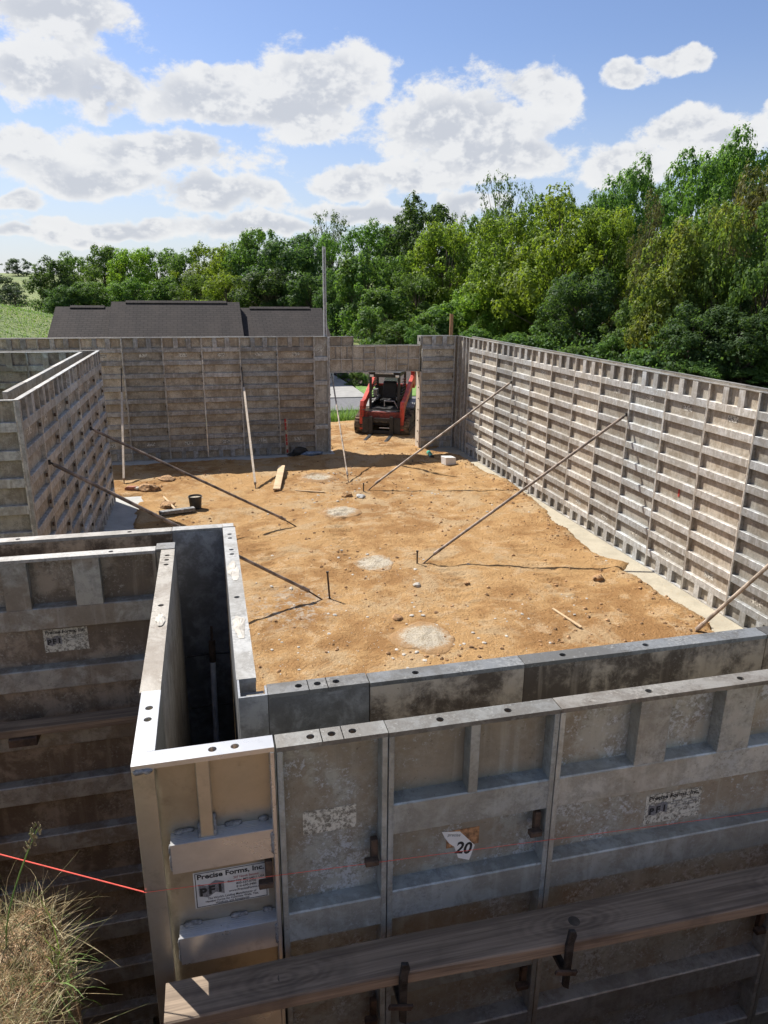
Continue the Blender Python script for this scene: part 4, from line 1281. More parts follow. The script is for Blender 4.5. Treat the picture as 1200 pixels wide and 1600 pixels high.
# dried concrete crust on the top rails of the near forms
def crust(x, y, w_, d_, label, seed, z=H):
    n = 22
    rg = random.Random(seed)
    vs, fs = [(0, 0, 0.0035)], []
    for j in (1, 2):
        for i in range(n):
            a = 2*math.pi*i/n
            k = (0.55, 1.0)[j-1]*(1+0.45*noise.noise(Vector((math.cos(a)*1.7+seed, math.sin(a)*1.7, seed)))+0.15*rg.uniform(-1, 1))
            vs.append((w_*k*math.cos(a), max(-d_, min(d_, d_*k*math.sin(a))), (0.0028, -0.0005)[j-1]+0.0015*rg.uniform(-1, 1)*(j == 1)))
    for i in range(n):
        j = (i+1) % n
        fs += [(0, 1+i, 1+j), (1+i, 1+n+i, 1+n+j, 1+j)]
    o = MB().add(vs, fs).build('concrete_crust', 'chip', None, loc=(x, y, z+0.0006))
    tag(o, label, 'concrete crust', 'dried concrete on the form tops')
for i, (x, y, w_, d_, lb) in enumerate((
        (0.056, 2.32, 0.022, 0.09, 'pale crust on the inner jog rail beside the clay, nearer part'),
        (0.056, 2.86, 0.020, 0.11, 'pale crust on the inner jog rail beside the clay, farther part'),
        (-0.218, 2.45, 0.016, 0.06, 'thin crust on the outer jog rail'))):
    crust(x, y, w_, d_, lb, 3.0+i*1.7)

# ------------------------------------------------------------------ compact track loader
def loader(loc, rz, sc):
    t = thing('track_loader', 'red tracked skid loader with black cab and pallet forks in the doorway', 'loader', loc, rz)
    t.scale = (sc, sc, sc)
    # body
    MB().box(-0.46, 0.46, -0.80, 1.05, 0.30, 0.858).build('chassis', 'black', t, 0.012)
    b = MB()
    b.prism([(0.52, 0.86), (1.22, 0.86), (1.28, 1.05), (1.22, 1.42), (0.52, 1.50)], 0, -0.50, 0.50)
    body = b.build('body', 'red', t, 0.012)
    MB().box(-0.46, 0.46, -0.88, -0.802, 0.40, 0.80).build('front_plate', 'greypart', t, 0.01)
    MB().box(-0.43, 0.43, -0.90, -0.885, 0.72, 0.78).build('step', 'alu_pole', t, 0.004)
    # cab frame
    c = MB()
    zt = 1.96
    for sx in (-1, 1):
        c.box(sx*0.47-0.04, sx*0.47+0.04, -0.66, -0.58, 0.80, zt)
        c.box(sx*0.47-0.035, sx*0.47+0.035, 0.50, 0.58, 0.86, zt)
        c.box(sx*0.47-0.03, sx*0.47+0.03, -0.577, 0.497, zt-0.09, zt-0.002)
        c.box(sx*0.47-0.03, sx*0.47+0.03, -0.577, 0.497, 0.86, 0.96)
    c.box(-0.428, 0.428, -0.655, -0.585, zt-0.12, zt-0.001)
    c.box(-0.428, 0.428, -0.655, -0.585, 0.80, 0.86)
    cab = c.build('cab_frame', 'black', t, 0.008)
    MB().box(-0.53, 0.53, -0.70, 0.62, zt+0.0015, zt+0.055).build('roof', 'black', t, 0.015)
    MB().box(-0.435, 0.435, 0.505, 0.53, 0.87, 1.42).build('rear_panel', 'black', t)
    MB().box(-0.30, 0.30, -0.706, -0.701, zt-0.01, zt+0.04).build('roof_badge', 'alu_pole', t)
    for sx in (-1, 1):
        MB().box(sx*0.42-0.06, sx*0.42+0.06, -0.685, -0.661, zt-0.11, zt-0.035).build('headlight', 'white', t, 0.006)
        # side screen of slats
        for k in range(9):
            z = 1.02+k*0.085
            MB().box(sx*0.485-0.008, sx*0.485+0.008, -0.42+k*0.055, 0.495, z, z+0.03, ).build('screen_slat', 'black', t)
    MB().prism([(-0.20, 1.55), (0.20, 1.55), (0.24, 1.62), (0.20, 1.86), (-0.20, 1.86), (-0.24, 1.62)], 1, 0.515, 0.522).build('rear_window', 'glass', t)
    # seat and controls
    MB().box(-0.24, 0.24, -0.20, 0.30, 0.94, 1.06).build('seat', 'seat', t, 0.03)
    MB().prism([(0.18, 1.04), (0.30, 1.04), (0.42, 1.58), (0.33, 1.62), (0.26, 1.56)], 0, -0.23, 0.23).build('backrest', 'seat', t, 0.03)
    for sx in (-1, 1):
        MB().box(sx*0.36-0.05, sx*0.36+0.05, -0.28, 0.25, 1.06, 1.16).build('armrest', 'greypart', t, 0.015)
        MB().tube([(sx*0.36, -0.22, 1.16), (sx*0.34, -0.28, 1.30)], [0.02, 0.03], 8).build('joystick', 'black', t)
    MB().box(-0.43, -0.30, -0.40, -0.15, 1.20, 1.42).build('monitor', 'greypart', t, 0.01)
    MB().tube([(-0.38, -0.52, 1.05), (-0.30, -0.40, 1.15), (-0.36, -0.25, 1.05)], 0.03, 8).build('hose', 'greypart', t)
    MB().tube([(0.02, -0.74, 0.92), (0.02, -0.76, 1.10), (0.34, -0.76, 1.10), (0.46, -0.74, 0.88)], 0.012, 8).build('grab_rail', 'alu_pole', t)
    # lift arms
    for sx in (-1, 1):
        prof = [(1.22, 1.42), (1.30, 1.78), (1.22, 2.00), (0.78, 2.02), (0.76, 1.90), (0.98, 1.86), (1.00, 1.72), (-0.62, 0.98), (-0.86, 0.72), (-0.98, 0.20),
                (-1.12, 0.20), (-1.10, 0.86), (-1.00, 1.16), (-0.80, 1.22), (0.90, 1.60), (1.08, 1.42)]
        # outline walked once round: outer arm edge and back
        arm = [(-1.12, 0.20), (-0.98, 0.20), (-0.90, 0.70), (-0.70, 0.92), (0.86, 1.52), (1.10, 1.30), (1.26, 1.34), (1.30, 1.80), (1.20, 2.00),
               (0.74, 2.02), (0.74, 1.91), (0.98, 1.86), (0.96, 1.76), (-0.78, 1.14), (-1.02, 1.12), (-1.11, 0.95)]
        o = MB().prism(arm, 0, sx*0.66-0.065, sx*0.66+0.065).build('lift_arm', 'red', t, 0.010)
        MB().tube([(sx*0.66-0.075, 1.14, 1.80), (sx*0.66+0.075, 1.14, 1.80)], 0.045, 12).build('pivot_pin', 'black', o)
        MB().tube([(sx*0.60, 1.05, 0.95), (sx*0.60, -0.15, 1.10)], 0.035, 10).build('lift_cylinder', 'black', t)
        MB().box(sx*0.56-0.05, sx*0.56+0.05, 0.75, 1.28, 0.86, 1.40).build('rear_tower', 'black', t, 0.01)
    MB().box(-0.595, 0.595, -1.06, -0.93, 0.56, 0.78).build('cross_tube', 'dark_red', t, 0.012)
    # tracks
    for sx in (-1, 1):
        cx = sx*0.71
        tr = thing_part('track', t)
        circ = [(-0.82, 0.30, 0.285), (0.88, 0.28, 0.265), (0.52, 0.72, 0.19)]
        pts = []
        for yc, zc, r_ in circ:
            for k in range(40):
                a = 2*math.pi*k/40
                pts.append((yc+r_*math.cos(a), zc+r_*math.sin(a)))
        hull = convex(pts)
        inner = shrink(hull, 0.045)
        bl = MB()
        n_ = len(hull)
        x0, x1 = cx-0.20, cx+0.20
        vs_ = [(x0, *p) for p in hull]+[(x1, *p) for p in hull]+[(x0, *p) for p in inner]+[(x1, *p) for p in inner]
        fs_ = []
        for i in range(n_):
            j = (i+1) % n_
            fs_ += [(i, j, n_+j, n_+i), (2*n_+i, 3*n_+i, 3*n_+j, 2*n_+j), (i, 2*n_+i, 2*n_+j, j), (n_+i, n_+j, 3*n_+j, 3*n_+i)]
        bl.add(vs_, fs_)
        belt = bl.build('belt', 'mud_rubber', t)
        # lugs along the belt
        per = resample(hull, 0.105)
        lug = MB()
        for (py, pz), (ny, nz) in per:
            q = Matrix.Translation((cx, py, pz)) @ Matrix.Rotation(math.atan2(nz, ny)-math.pi/2, 4, 'X')
            lug.box(-0.195, 0.195, -0.026, 0.026, -0.004, 0.024, q)
        lug.build('tread_lugs', 'mud_rubber', belt)
        for yc, zc, r_ in circ:
            MB().tube([(cx-0.13, yc, zc), (cx+0.13, yc, zc)], r_-0.055, 18).build('idler_wheel', 'mud_rubber', t)
            MB().tube([(cx-0.14, yc, zc), (cx+0.14, yc, zc)], 0.06, 10).build('hub', 'steel', t)
        for k in range(4):
            yc = -0.45+k*0.30
            MB().tube([(cx-0.12, yc, 0.16), (cx+0.12, yc, 0.16)], 0.095, 14).build('roller', 'mud_rubber', t)
        MB().prism([(-0.70, 0.24), (0.80, 0.22), (0.55, 0.62), (0.2, 0.60), (-0.45, 0.38)], 0, cx-0.07, cx+0.07).build('track_frame', 'mud_rubber', t, 0.01)
        MB().prism([(-0.40, 0.66), (0.30, 0.93), (0.95, 0.96), (1.10, 0.72), (1.06, 0.70), (0.92, 0.925), (0.32, 0.90), (-0.38, 0.63)], 0, cx-0.21, cx+0.17).build('fender', 'rib_far', t)
    # fork carriage and forks
    cg = MB()
    cg.box(-0.62, -0.40, -1.17, -1.125, 0.10, 0.62)
    cg.box(0.40, 0.62, -1.17, -1.125, 0.10, 0.62)
    cg.box(-0.398, 0.398, -1.17, -1.13, 0.50, 0.60)
    cg.box(-0.398, 0.398, -1.17, -1.13, 0.10, 0.20)
    cg.build('fork_carriage', 'black', t, 0.006)
    MB().tube([(-0.64, -1.15, 0.60), (-0.64, -1.17, 0.86), (0.64, -1.17, 0.86), (0.64, -1.15, 0.60)], 0.010, 6).build('back_guard', 'steel', t)
    MB().box(-0.05, 0.38, -1.20, -1.175, 0.28, 0.31).build('carriage_bar', 'alu_pole', t)
    for x in (-0.33, 0.34):
        f = MB().box(x-0.055, x+0.055, -1.235, -1.178, 0.04, 0.66)
        f.prism([(-1.234, 0.035), (-1.234, 0.085), (-2.10, 0.062), (-2.13, 0.046), (-2.10, 0.036)], 0, x-0.05, x+0.05)
        f.build('fork', 'black', t, 0.004)
    return t
def thing_part(name, parent):
    return parent
def convex(pts):
    pts = sorted(set((round(a, 5), round(b, 5)) for a, b in pts))
    def half(ps):
        h = []
        for p in ps:
            while len(h) > 1 and (h[-1][0]-h[-2][0])*(p[1]-h[-2][1])-(h[-1][1]-h[-2][1])*(p[0]-h[-2][0]) <= 0:
                h.pop()
            h.append(p)
        return h
    a, b = half(pts), half(pts[::-1])
    return a[:-1]+b[:-1]
def shrink(h, d):
    cy = sum(p[0] for p in h)/len(h); cz = sum(p[1] for p in h)/len(h)
    out = []
    for y, z in h:
        v = Vector((y-cy, z-cz)); l = v.length
        out.append((cy+v.x*(l-d)/l, cz+v.y*(l-d)/l))
    return out
def resample(h, step):
    out = []
    n_ = len(h)
    acc = 0.0
    for i in range(n_):
        a, b = Vector(h[i]), Vector(h[(i+1) % n_])
        L_ = (b-a).length
        if L_ < 1e-6: continue
        d = (b-a)/L_
        while acc < L_:
            p = a+d*acc
            out.append(((p.x, p.y), (d.y, -d.x)))
            acc += step
        acc -= L_
    return out
def glassmat():
    mt, nt, b = new_mat('cab_glass')
    b.inputs['Base Color'].default_value = (0.55, 0.70, 0.66, 1)
    b.inputs['Roughness'].default_value = 0.05
    b.inputs['Transmission Weight'].default_value = 0.85
    b.inputs['IOR'].default_value = 1.05
    return mt
M['glass'] = glassmat()
M['dark_red'] = plain('worn_dark_red', (0.20, 0.035, 0.025), 0.6, 0, 0.4, 10)  # deeper red for the cross tube than for body and arms
loader((5.27, 20.86, 0.02), R(-25), 0.90)

# ------------------------------------------------------------------ road, drive, bed and lawn behind the doorway
def slab(name, pts, z, mat, kind='structure', th=0.12):
    o = MB().prism(pts, 2, z-th, z).build(name, mat)
    return tag(o, kind=kind)
slab('road', [(-8, 25.0), (30, 24.6), (30, 27.4), (-8, 27.9)], 0.012, 'asphalt')
slab('driveway', [(1.5, 27.95), (6.2, 27.85), (6.25, 31.0), (6.2, 34.6), (6.1, 37.5), (2.0, 37.5)], 0.030, 'drive')
slab('mulch_bed', [(6.28, 34.5), (6.40, 31.7), (7.2, 30.95), (14, 31.2), (16, 41), (6.2, 41)], 0.05, 'mulch')
slab('lawn', [(6.25, 27.9), (30, 27.5), (34, 36), (14, 31.15), (7.2, 30.9), (6.42, 31.5), (6.28, 30.5)], 0.022, 'lawn')

# ------------------------------------------------------------------ neighbour's house, low behind the far wall
def house():
    t = thing('neighbour_house', 'low house with dark grey shingle roof in three steps behind the far wall', 'house', (0, 0, -1.05))
    def wing(x0, x1, yf, yr, yb, ridge, eave, over):
        pbox(t, 'wall', x0, x1, yf, yb, 0.0, eave+1.05, 'siding')
        th = 0.10
        rz = ridge+1.05; ez = eave+1.05
        sl = (rz-ez)/(yr-yf)
        of = 0.45
        pts = [(yf-of, ez-sl*of), (yr, rz), (yb+of, ez-sl*of), (yb+of, ez-sl*of+th), (yr, rz+th), (yf-of, ez-sl*of+th)]
        # roof built in its own frame so the shingle courses follow the slope
        import_len = math.hypot(yr-yf+of, rz-ez+sl*of)
        ang = math.atan2(rz-ez+sl*of, yr-yf+of)
        for sgn, y_e in ((1, yf-of), (-1, yb+of)):
            r_ = MB().box(0, x1-x0+2*over, 0, import_len, 0, th).build('roof', 'shingle', t)
            r_.location = (x0-over, y_e, ez-sl*of)
            r_.rotation_euler = (ang, 0, 0)
            if sgn < 0:
                r_.location = (x1+over, y_e, ez-sl*of)
                r_.rotation_euler = (ang, 0, math.pi)
            else:
                MB().box(0.6, x1-x0+2*over-0.6, import_len-0.20, import_len+0.02, th+0.002, th+0.055).build('ridge_vent', 'shingle', r_)
                MB().box(0, x1-x0+2*over, -0.03, -0.001, -0.08, th).build('gutter', 'trim', r_)
                MB().box(-0.03, -0.001, 0, import_len, -0.10, th).build('rake_board', 'shingle', r_)
        for xx in (x0, x1-0.02):
            MB().prism([(yf, ez-0.001), (yr, rz-0.001), (yb, ez-0.001)], 0, xx+0.004, xx+0.016).build('gable', 'siding', t)
        n_ = max(1, int((x1-x0)/2.4))
        for k in range(n_):
            xc = x0+(k+0.5)*(x1-x0)/n_
            w_ = pbox(t, 'window', xc-0.5, xc+0.5, yf-0.03, yf-0.002, 0.75, 1.85, 'trim')
            pbox(w_, 'pane', -0.42, 0.42, -0.02, -0.016, -0.48, 0.48, 'glass')
    wing(-6.35, -3.9, 32.4, 36.4, 40.4, 3.16, 1.35, 0.12)
    wing(-3.9, 1.62, 31.9, 36.0, 40.1, 3.40, 1.35, 0.10)
    wing(1.72, 5.62, 32.4, 36.4, 40.4, 3.13, 1.30, 0.12)
house()

# ------------------------------------------------------------------ trees
def crown_mesh(name, mat, seed, leaves=15000, leaf=0.024, lobes=26, shape='round', sparse=0.0, droop=0.0):
    """unit crown: z 0..1, radius 0.5; leaf faces gathered in clumps"""
    rg = np.random.default_rng(seed)
    cl = []
    tries = 0
    while len(cl) < lobes and tries < 4000:
        tries += 1
        z = rg.uniform(0.03, 0.95)
        if shape == 'round':
            rmax = 0.5*math.sqrt(max(0.02, 1-((z-0.46)/0.54)**2))
        elif shape == 'cone':
            rmax = 0.48*(1-z)**0.75+0.05
        elif shape == 'tall':
            rmax = 0.46*math.sqrt(max(0.02, 1-((z-0.5)/0.5)**2))
        else:   # open vase
            rmax = 0.16+0.34*z if z < 0.8 else 0.43*math.sqrt(max(0.05, 1-((z-0.8)/0.2)**2))
        a = rg.uniform(0, 2*math.pi)
        rr = rmax*math.sqrt(rg.uniform(0.12, 1.0))*rg.uniform(0.75, 1.06)
        s = rg.uniform(0.10, 0.19)*(0.75 if shape in ('cone', 'vase') else 1)
        if rg.random() < 0.28:      # stray boughs that break the outline
            rr *= 1.22; s *= 0.55; z = min(1.02, z*1.04)
        c = np.array([rr*math.cos(a), rr*math.sin(a), z])
        if all(np.linalg.norm((c-q[0])) > 0.5*(s+q[1])*0.72 for q in cl):
            cl.append((c, s))
    per = leaves//len(cl)
    P, N = [], []
    for c, s in cl:
        k = int(per*(s/0.125)**2)
        d = rg.normal(size=(k, 3)); d /= np.linalg.norm(d, axis=1)[:, None]
        # twigs: sub-clumps on the clump's shell
        sub = rg.normal(size=(14, 3)); sub /= np.linalg.norm(sub, axis=1)[:, None]
        sub *= rg.uniform(0.55, 1.05, size=(14, 1))
        pick = rg.integers(0, 14, size=k)
        r_ = rg.uniform(0.2, 1.0, size=(k, 1))**0.5
        p = np.where(rg.random((k, 1)) < 0.65, sub[pick]+d*0.33*rg.random((k, 1)), d*r_)
        p = p*np.array([1.0, 1.0, 0.92])*s
        p[:, 2] -= droop*s*rg.random(k)
        P.append(c+p)
        nn = d*0.8+p/s*0.8+np.array([-0.1, -0.1, 0.45])+rg.normal(size=(k, 3))*0.45
        N.append(nn)
    P = np.concatenate(P); N = np.concatenate(N)
    if sparse:
        keep = rg.random(len(P)) > sparse
        P, N = P[keep], N[keep]
    N /= np.linalg.norm(N, axis=1)[:, None]
    ref = rg.normal(size=N.shape)
    U = np.cross(N, ref); U /= np.linalg.norm(U, axis=1)[:, None]
    V_ = np.cross(N, U)
    sz = leaf*(0.5+0.95*rg.random((len(P), 1))**1.6)
    verts = np.stack([P-U*sz*0.62, P-V_*sz*0.42+N*sz*0.12, P+U*sz*0.62, P+V_*sz*0.42+N*sz*0.12], 1).reshape(-1, 3)
    k = len(P)
    me_ = bpy.data.meshes.new(name)
    me_.vertices.add(4*k); me_.loops.add(4*k); me_.polygons.add(k)
    me_.vertices.foreach_set('co', verts.astype(np.float32).ravel())
    me_.loops.foreach_set('vertex_index', np.arange(4*k, dtype=np.int32))
    me_.polygons.foreach_set('loop_start', np.arange(0, 4*k, 4, dtype=np.int32))
    me_.update(calc_edges=True)
    me_.materials.append(M[mat])
    return me_, [c for c, s in cl]

def trunk_mesh(name, clumps, seed, bare=0.0):
    rg = random.Random(seed)
    b = MB()
    top = 0.80
    pts = [Vector((0.012*math.sin(7*t_+seed), 0.012*math.cos(5*t_+seed), -0.22+(top+0.22)*t_)) for t_ in [i/7 for i in range(8)]]
    b.tube(pts, [0.030*(1-0.80*i/7) for i in range(8)], 8)
    for c in clumps:
        c = Vector(c)
        z0 = max(0.0, c.z*0.6-0.06)
        k = min(6, int((z0+0.22)/(top+0.22)*7))
        p0 = pts[k]
        mid = p0.lerp(c, 0.5)+Vector((0, 0, -0.02))
        b.tube([p0, mid, c], [0.010, 0.006, 0.002], 5, False)
    return b.mesh(name, 'bark', smooth=True)

KINDS = {}
def kind(key, mat, variants, **kw):
    out = []
    for i in range(variants):
        sd_ = abs(hash_(key))+i*17
        cm, cl = crown_mesh('crown', mat, sd_, **kw)
        out.append((cm, trunk_mesh('trunk', cl, sd_)))
    KINDS[key] = out
def hash_(s):
    h = 7
    for ch in s:
        h = (h*31+ord(ch)) % 99991
    return h
kind('mid', 'leaf_mid', 3, leaves=26000, leaf=0.023, lobes=52)
kind('yellow', 'leaf_yellow', 3, leaves=28000, leaf=0.022, lobes=56)
kind('dark', 'leaf_dark', 2, leaves=24000, leaf=0.024, lobes=48)
kind('feather', 'leaf_feather', 2, leaves=19000, leaf=0.019, lobes=70, shape='vase', sparse=0.1)
kind('olive', 'leaf_olive', 1, leaves=28000, leaf=0.017, lobes=70, shape='cone')
kind('syc', 'leaf_syc', 2, leaves=24000, leaf=0.023, lobes=54, shape='tall')
kind('orange', 'leaf_orange', 1, leaves=22000, leaf=0.022, lobes=50, shape='tall')
kind('far', 'leaf_far', 1, leaves=9000, leaf=0.034, lobes=30)
kind('shrub', 'leaf_shrub', 2, leaves=15000, leaf=0.030, lobes=36)

def tree(k, var, x, y, zb, ht, wd, label, name='tree', group='trees of the wood behind the site', low=0.06, rz=None):
    cm, tm = KINDS[k][var % len(KINDS[k])]
    z0 = terrain_z(x, y)
    t_ = thing(name, label, 'tree' if name == 'tree' else 'shrub', (x, y, z0), (hash_(label) % 628)/100 if rz is None else rz, group)
    lo = low*ht
    h_ = ht-lo
    link('crown', cm, t_, (0, 0, lo), (0, 0, 0), (wd, wd, h_))
    link('trunk', tm, t_, (0, 0, lo+0.0), (0, 0, 0), (wd*0.92, wd*0.92, h_*max(1.0, (lo+0.15)/(0.22*h_))*1.0 if lo > 0.22*h_ else h_))
    return t_

# kind, variant, x, y, height, crown width, label
TREES = [
    ('far', 0, -42.24, 195.00, 3.94, 6.13, 'lone round tree on the distant hill top, far left'),
    ('far', 1, -30.34, 125.00, 4.48, 6.76, 'dark tree cut by the left picture edge below the distant hill'),
    ('far', 2, -26.94, 120.00, 2.89, 4.23, 'small dark tree at the left edge in front of the distant hill'),
    ('dark', 0, -16.26, 92.00, 6.17, 5.68, 'dark tree at the left end of the wood above the low roof'),
    ('mid', 0, -15.41, 104.00, 6.70, 5.53, 'grey green tree behind the dark one at the left end of the wood'),
    ('mid', 1, -11.26, 96.00, 7.53, 5.47, 'tall loose tree above the left wing of the roof'),
    ('yellow', 0, -7.57, 92.00, 7.03, 5.96, 'yellowish tree above the step between left wing and main roof'),
    ('mid', 2, -5.35, 100.00, 7.31, 6.88, 'round green tree above the left half of the main roof'),
    ('mid', 3, -2.32, 96.00, 6.90, 5.79, 'green tree above the middle of the main roof'),
    ('yellow', 1, 1.06, 88.00, 7.58, 6.48, 'yellow green tree above the right half of the main roof'),
    ('yellow', 2, 4.22, 84.00, 8.06, 5.92, 'yellow green tree above the right end of the main roof'),
    ('mid', 4, 6.19, 82.00, 9.17, 6.39, 'dome shaped tree rising above the step between main roof and right wing'),
    ('dark', 1, 8.50, 74.00, 8.27, 7.65, 'broad dark tree above the right wing of the roof'),
    ('mid', 5, 12.94, 86.00, 9.09, 5.69, 'green tree just left of the aluminium pole'),
    ('feather', 0, 17.05, 100.00, 11.82, 6.60, 'thin leaved tall tree directly behind the aluminium pole'),
    ('mid', 6, 21.34, 96.00, 10.46, 7.36, 'green tree in the back row right of the aluminium pole'),
    ('shrub', 0, 12.97, 60.00, 6.58, 5.58, 'bright leafy tree right of the aluminium pole'),
    ('mid', 7, 16.40, 62.00, 6.40, 5.47, 'green tree between the leafy tree and the yellow one above the doorway'),
    ('dark', 2, 27.35, 92.00, 12.95, 10.31, 'dark domed tree rising highest over the doorway'),
    ('feather', 1, 32.76, 96.00, 11.91, 6.01, 'wispy tree right beside the dark dome over the doorway'),
    ('yellow', 3, 20.09, 60.00, 8.64, 6.85, 'yellow topped round tree above the far right corner'),
    ('feather', 2, 35.70, 86.00, 15.16, 6.75, 'tall wispy tree standing against the clouds right of centre'),
    ('mid', 8, 29.98, 76.00, 10.95, 6.78, 'green tree below the tall wispy tree'),
    ('yellow', 4, 21.41, 50.00, 8.67, 7.01, 'yellow green tree left of the biggest one behind the right wall'),
    ('yellow', 5, 22.86, 45.00, 9.82, 7.26, 'biggest yellow green tree behind the far half of the right wall'),
    ('yellow', 6, 24.43, 42.00, 8.17, 4.78, 'yellow green tree right of the biggest one'),
    ('mid', 9, 45.91, 76.00, 14.50, 6.50, 'dark pointed tree rising above the yellow green trees'),
    ('mid', 10, 52.76, 80.00, 12.17, 5.82, 'distant green tree on the slope left of the olive cedar'),
    ('olive', 0, 24.61, 38.00, 8.77, 3.56, 'olive brown cedar shaped tree behind the middle of the right wall'),
    ('syc', 0, 21.96, 31.50, 6.96, 4.21, 'yellow tipped sycamore like tree behind the right part of the wall'),
    ('mid', 11, 46.35, 64.00, 14.21, 7.96, 'high green tree on the slope above the yellow tipped ones'),
    ('mid', 12, 45.60, 58.00, 14.03, 7.89, 'highest green tree on the slope at the right edge'),
    ('orange', 0, 27.86, 34.00, 9.33, 4.20, 'orange brown tree at the right edge'),
    ('syc', 1, 23.09, 30.00, 7.44, 3.72, 'yellow green tree left of the orange brown one'),
    ('mid', 13, 24.36, 28.00, 7.35, 3.85, 'green tree cut by the right picture edge'),
    ('mid', 14, 38.73, 80.00, 12.29, 7.24, 'grey green tree showing over the top of the biggest yellow green tree'),
    ('mid', 15, 45.08, 80.00, 11.78, 6.54, 'dim green tree showing between the biggest tree and the dark pointed one'),
    ('mid', 16, 26.66, 100.00, 10.08, 7.75, 'dim green tree left of the dark dome over the doorway'),
    ('dark', 3, 6.36, 72.00, 5.41, 6.54, 'dark lower tree standing behind the right wing of the roof'),
    ('yellow', 7, 2.48, 78.00, 4.85, 5.54, 'low yellow green tree behind the right part of the main roof'),
    ('mid', 17, -0.52, 82.00, 4.74, 5.01, 'low green tree behind the middle of the main roof'),
    ('shrub', 1, -3.88, 84.00, 4.40, 4.63, 'low bright green tree behind the left part of the main roof'),
    ('mid', 18, -7.68, 86.00, 4.09, 5.16, 'low green tree behind the left wing of the roof'),
    ('mid', 19, -11.97, 86.00, 3.67, 5.10, 'low grey green tree behind the left end of the roof'),
    ('dark', 4, -14.06, 84.00, 3.19, 4.20, 'low dark tree at the left end of the roof'),
    ('dark', 5, 9.75, 68.00, 5.01, 5.88, 'low dark tree left of the aluminium pole'),
    ('dark', 6, 11.69, 64.00, 5.42, 4.09, 'shadowy tree right behind the aluminium pole'),
    ('shrub', 2, 13.58, 55.00, 3.98, 5.22, 'low bright tree behind the doorway header'),
    ('mid', 20, 16.96, 58.00, 5.12, 4.61, 'green tree left of the yellow topped round tree'),
    ('shrub', 3, 16.46, 50.00, 2.99, 3.85, 'low bright bushy tree above the far right corner'),
    ('yellow', 8, 19.73, 50.00, 4.79, 4.89, 'low yellow green tree behind the far end of the right wall'),
    ('dark', 7, 21.71, 39.00, 4.79, 4.77, 'shaded tree below the yellow green ones, behind the right wall'),
    ('shrub', 4, 21.59, 33.50, 3.36, 3.27, 'low bright tree left of the yellow tipped sycamore like tree'),
    ('dark', 8, 21.22, 28.50, 3.30, 3.67, 'shaded low tree behind the right part of the wall'),
    ('dark', 9, 22.86, 27.50, 3.28, 3.91, 'shaded low tree at the right edge behind the wall'),
]
for k, v, x, y, ht, wd, label in TREES:
    tree(k, v, x, y, None, ht, wd, label)
SHRUBS = [
    ('shrub', 5, 16.88, 44.00, 1.75, 2.74, 'bush peeking over the far end of the right wall'),
    ('shrub', 6, 20.45, 41.00, 2.17, 3.48, 'bush behind the middle of the right wall'),
    ('shrub', 7, 20.04, 33.00, 1.75, 2.52, 'leafy bush behind the right wall below the cedar'),
    ('shrub', 8, 19.78, 29.50, 1.42, 2.30, 'leafy bush behind the right wall, right of the cedar'),
    ('shrub', 9, 20.48, 27.00, 1.14, 2.46, 'low bush behind the right part of the wall'),
    ('shrub', 10, 22.39, 26.50, 0.73, 2.47, 'low bush near the right edge behind the wall'),
    ('shrub', 11, 23.30, 26.00, 0.48, 2.76, 'low bush cut by the right picture edge behind the wall'),
    ('shrub', 12, 23.92, 30.00, 1.16, 3.09, 'bush behind the low ones at the right part of the wall'),
    ('shrub', 13, 25.37, 29.00, 1.30, 3.03, 'taller bush at the right edge of the wood foot'),
    ('shrub', 14, 18.68, 34.00, 1.27, 2.58, 'bush peeking over the middle of the right wall'),
    ('shrub', 15, 18.65, 42.00, 1.44, 3.10, 'bush peeking over the far third of the right wall'),
    ('shrub', 16, 19.84, 28.00, 0.73, 1.90, 'small bush just over the right wall top'),
    ('shrub', 17, 13.27, 44.00, 2.01, 2.24, 'bush just left of the far right corner'),
    ('shrub', 18, 11.58, 50.00, 2.79, 3.48, 'leafy bush above the doorway header'),
    ('shrub', 19, 12.40, 47.00, 2.08, 2.84, 'bush above the right half of the doorway header'),
    ('shrub', 20, 6.48, 31.60, 1.09, 0.96, 'rounded shrub in the mulch bed left of the loader cab'),
    ('shrub', 21, 6.38, 34.00, 0.93, 0.69, 'smaller shrub in the mulch bed beside the drive'),
    ('shrub', 22, 6.88, 31.30, 0.89, 0.51, 'low shrub at the front of the mulch bed behind the loader'),
]
for k, v, x, y, ht, wd, label in SHRUBS:
    tree(k, v, x, y, None, ht, wd, label, 'shrub', 'shrubs along the wood edge and drive', 0.0)

# ------------------------------------------------------------------ grass
def blades(name, label, n, place, length, width, mat, seed, droop=0.6, kind_='stuff', lean=None):
    rg = random.Random(seed)
    vs, fs = [], []
    for _ in range(n):
        x, y, z = place(rg)
        a = rg.uniform(0, 6.283)
        l = rg.uniform(*length)
        dx, dy = math.cos(a), math.sin(a)
        if lean:
            dx += lean[0]; dy += lean[1]
        w_ = width*rg.uniform(0.6, 1.3)
        sx, sy = -math.sin(a)*w_, math.cos(a)*w_
        st = rg.uniform(0.35, 1.0)*droop
        o_ = len(vs)
        k = 4
        for i in range(k+1):
            t_ = i/k
            hx = l*st*t_*t_*0.9+l*0.12*t_
            hz = l*(t_*(1-0.45*st) - 0.55*st*t_*t_)
            ww = 1-0.85*t_
            px, py, pz = x+dx*hx, y+dy*hx, z+hz
            vs += [(px-sx*ww, py-sy*ww, pz), (px+sx*ww, py+sy*ww, pz)]
        fs += [(o_+2*i, o_+2*i+1, o_+2*i+3, o_+2*i+2) for i in range(k)]
    me_ = bpy.data.meshes.new(name)
    me_.from_pydata(vs, [], fs)
    me_.materials.append(M[mat])
    return tag(link(name, me_), label, 'grass', kind=kind_)

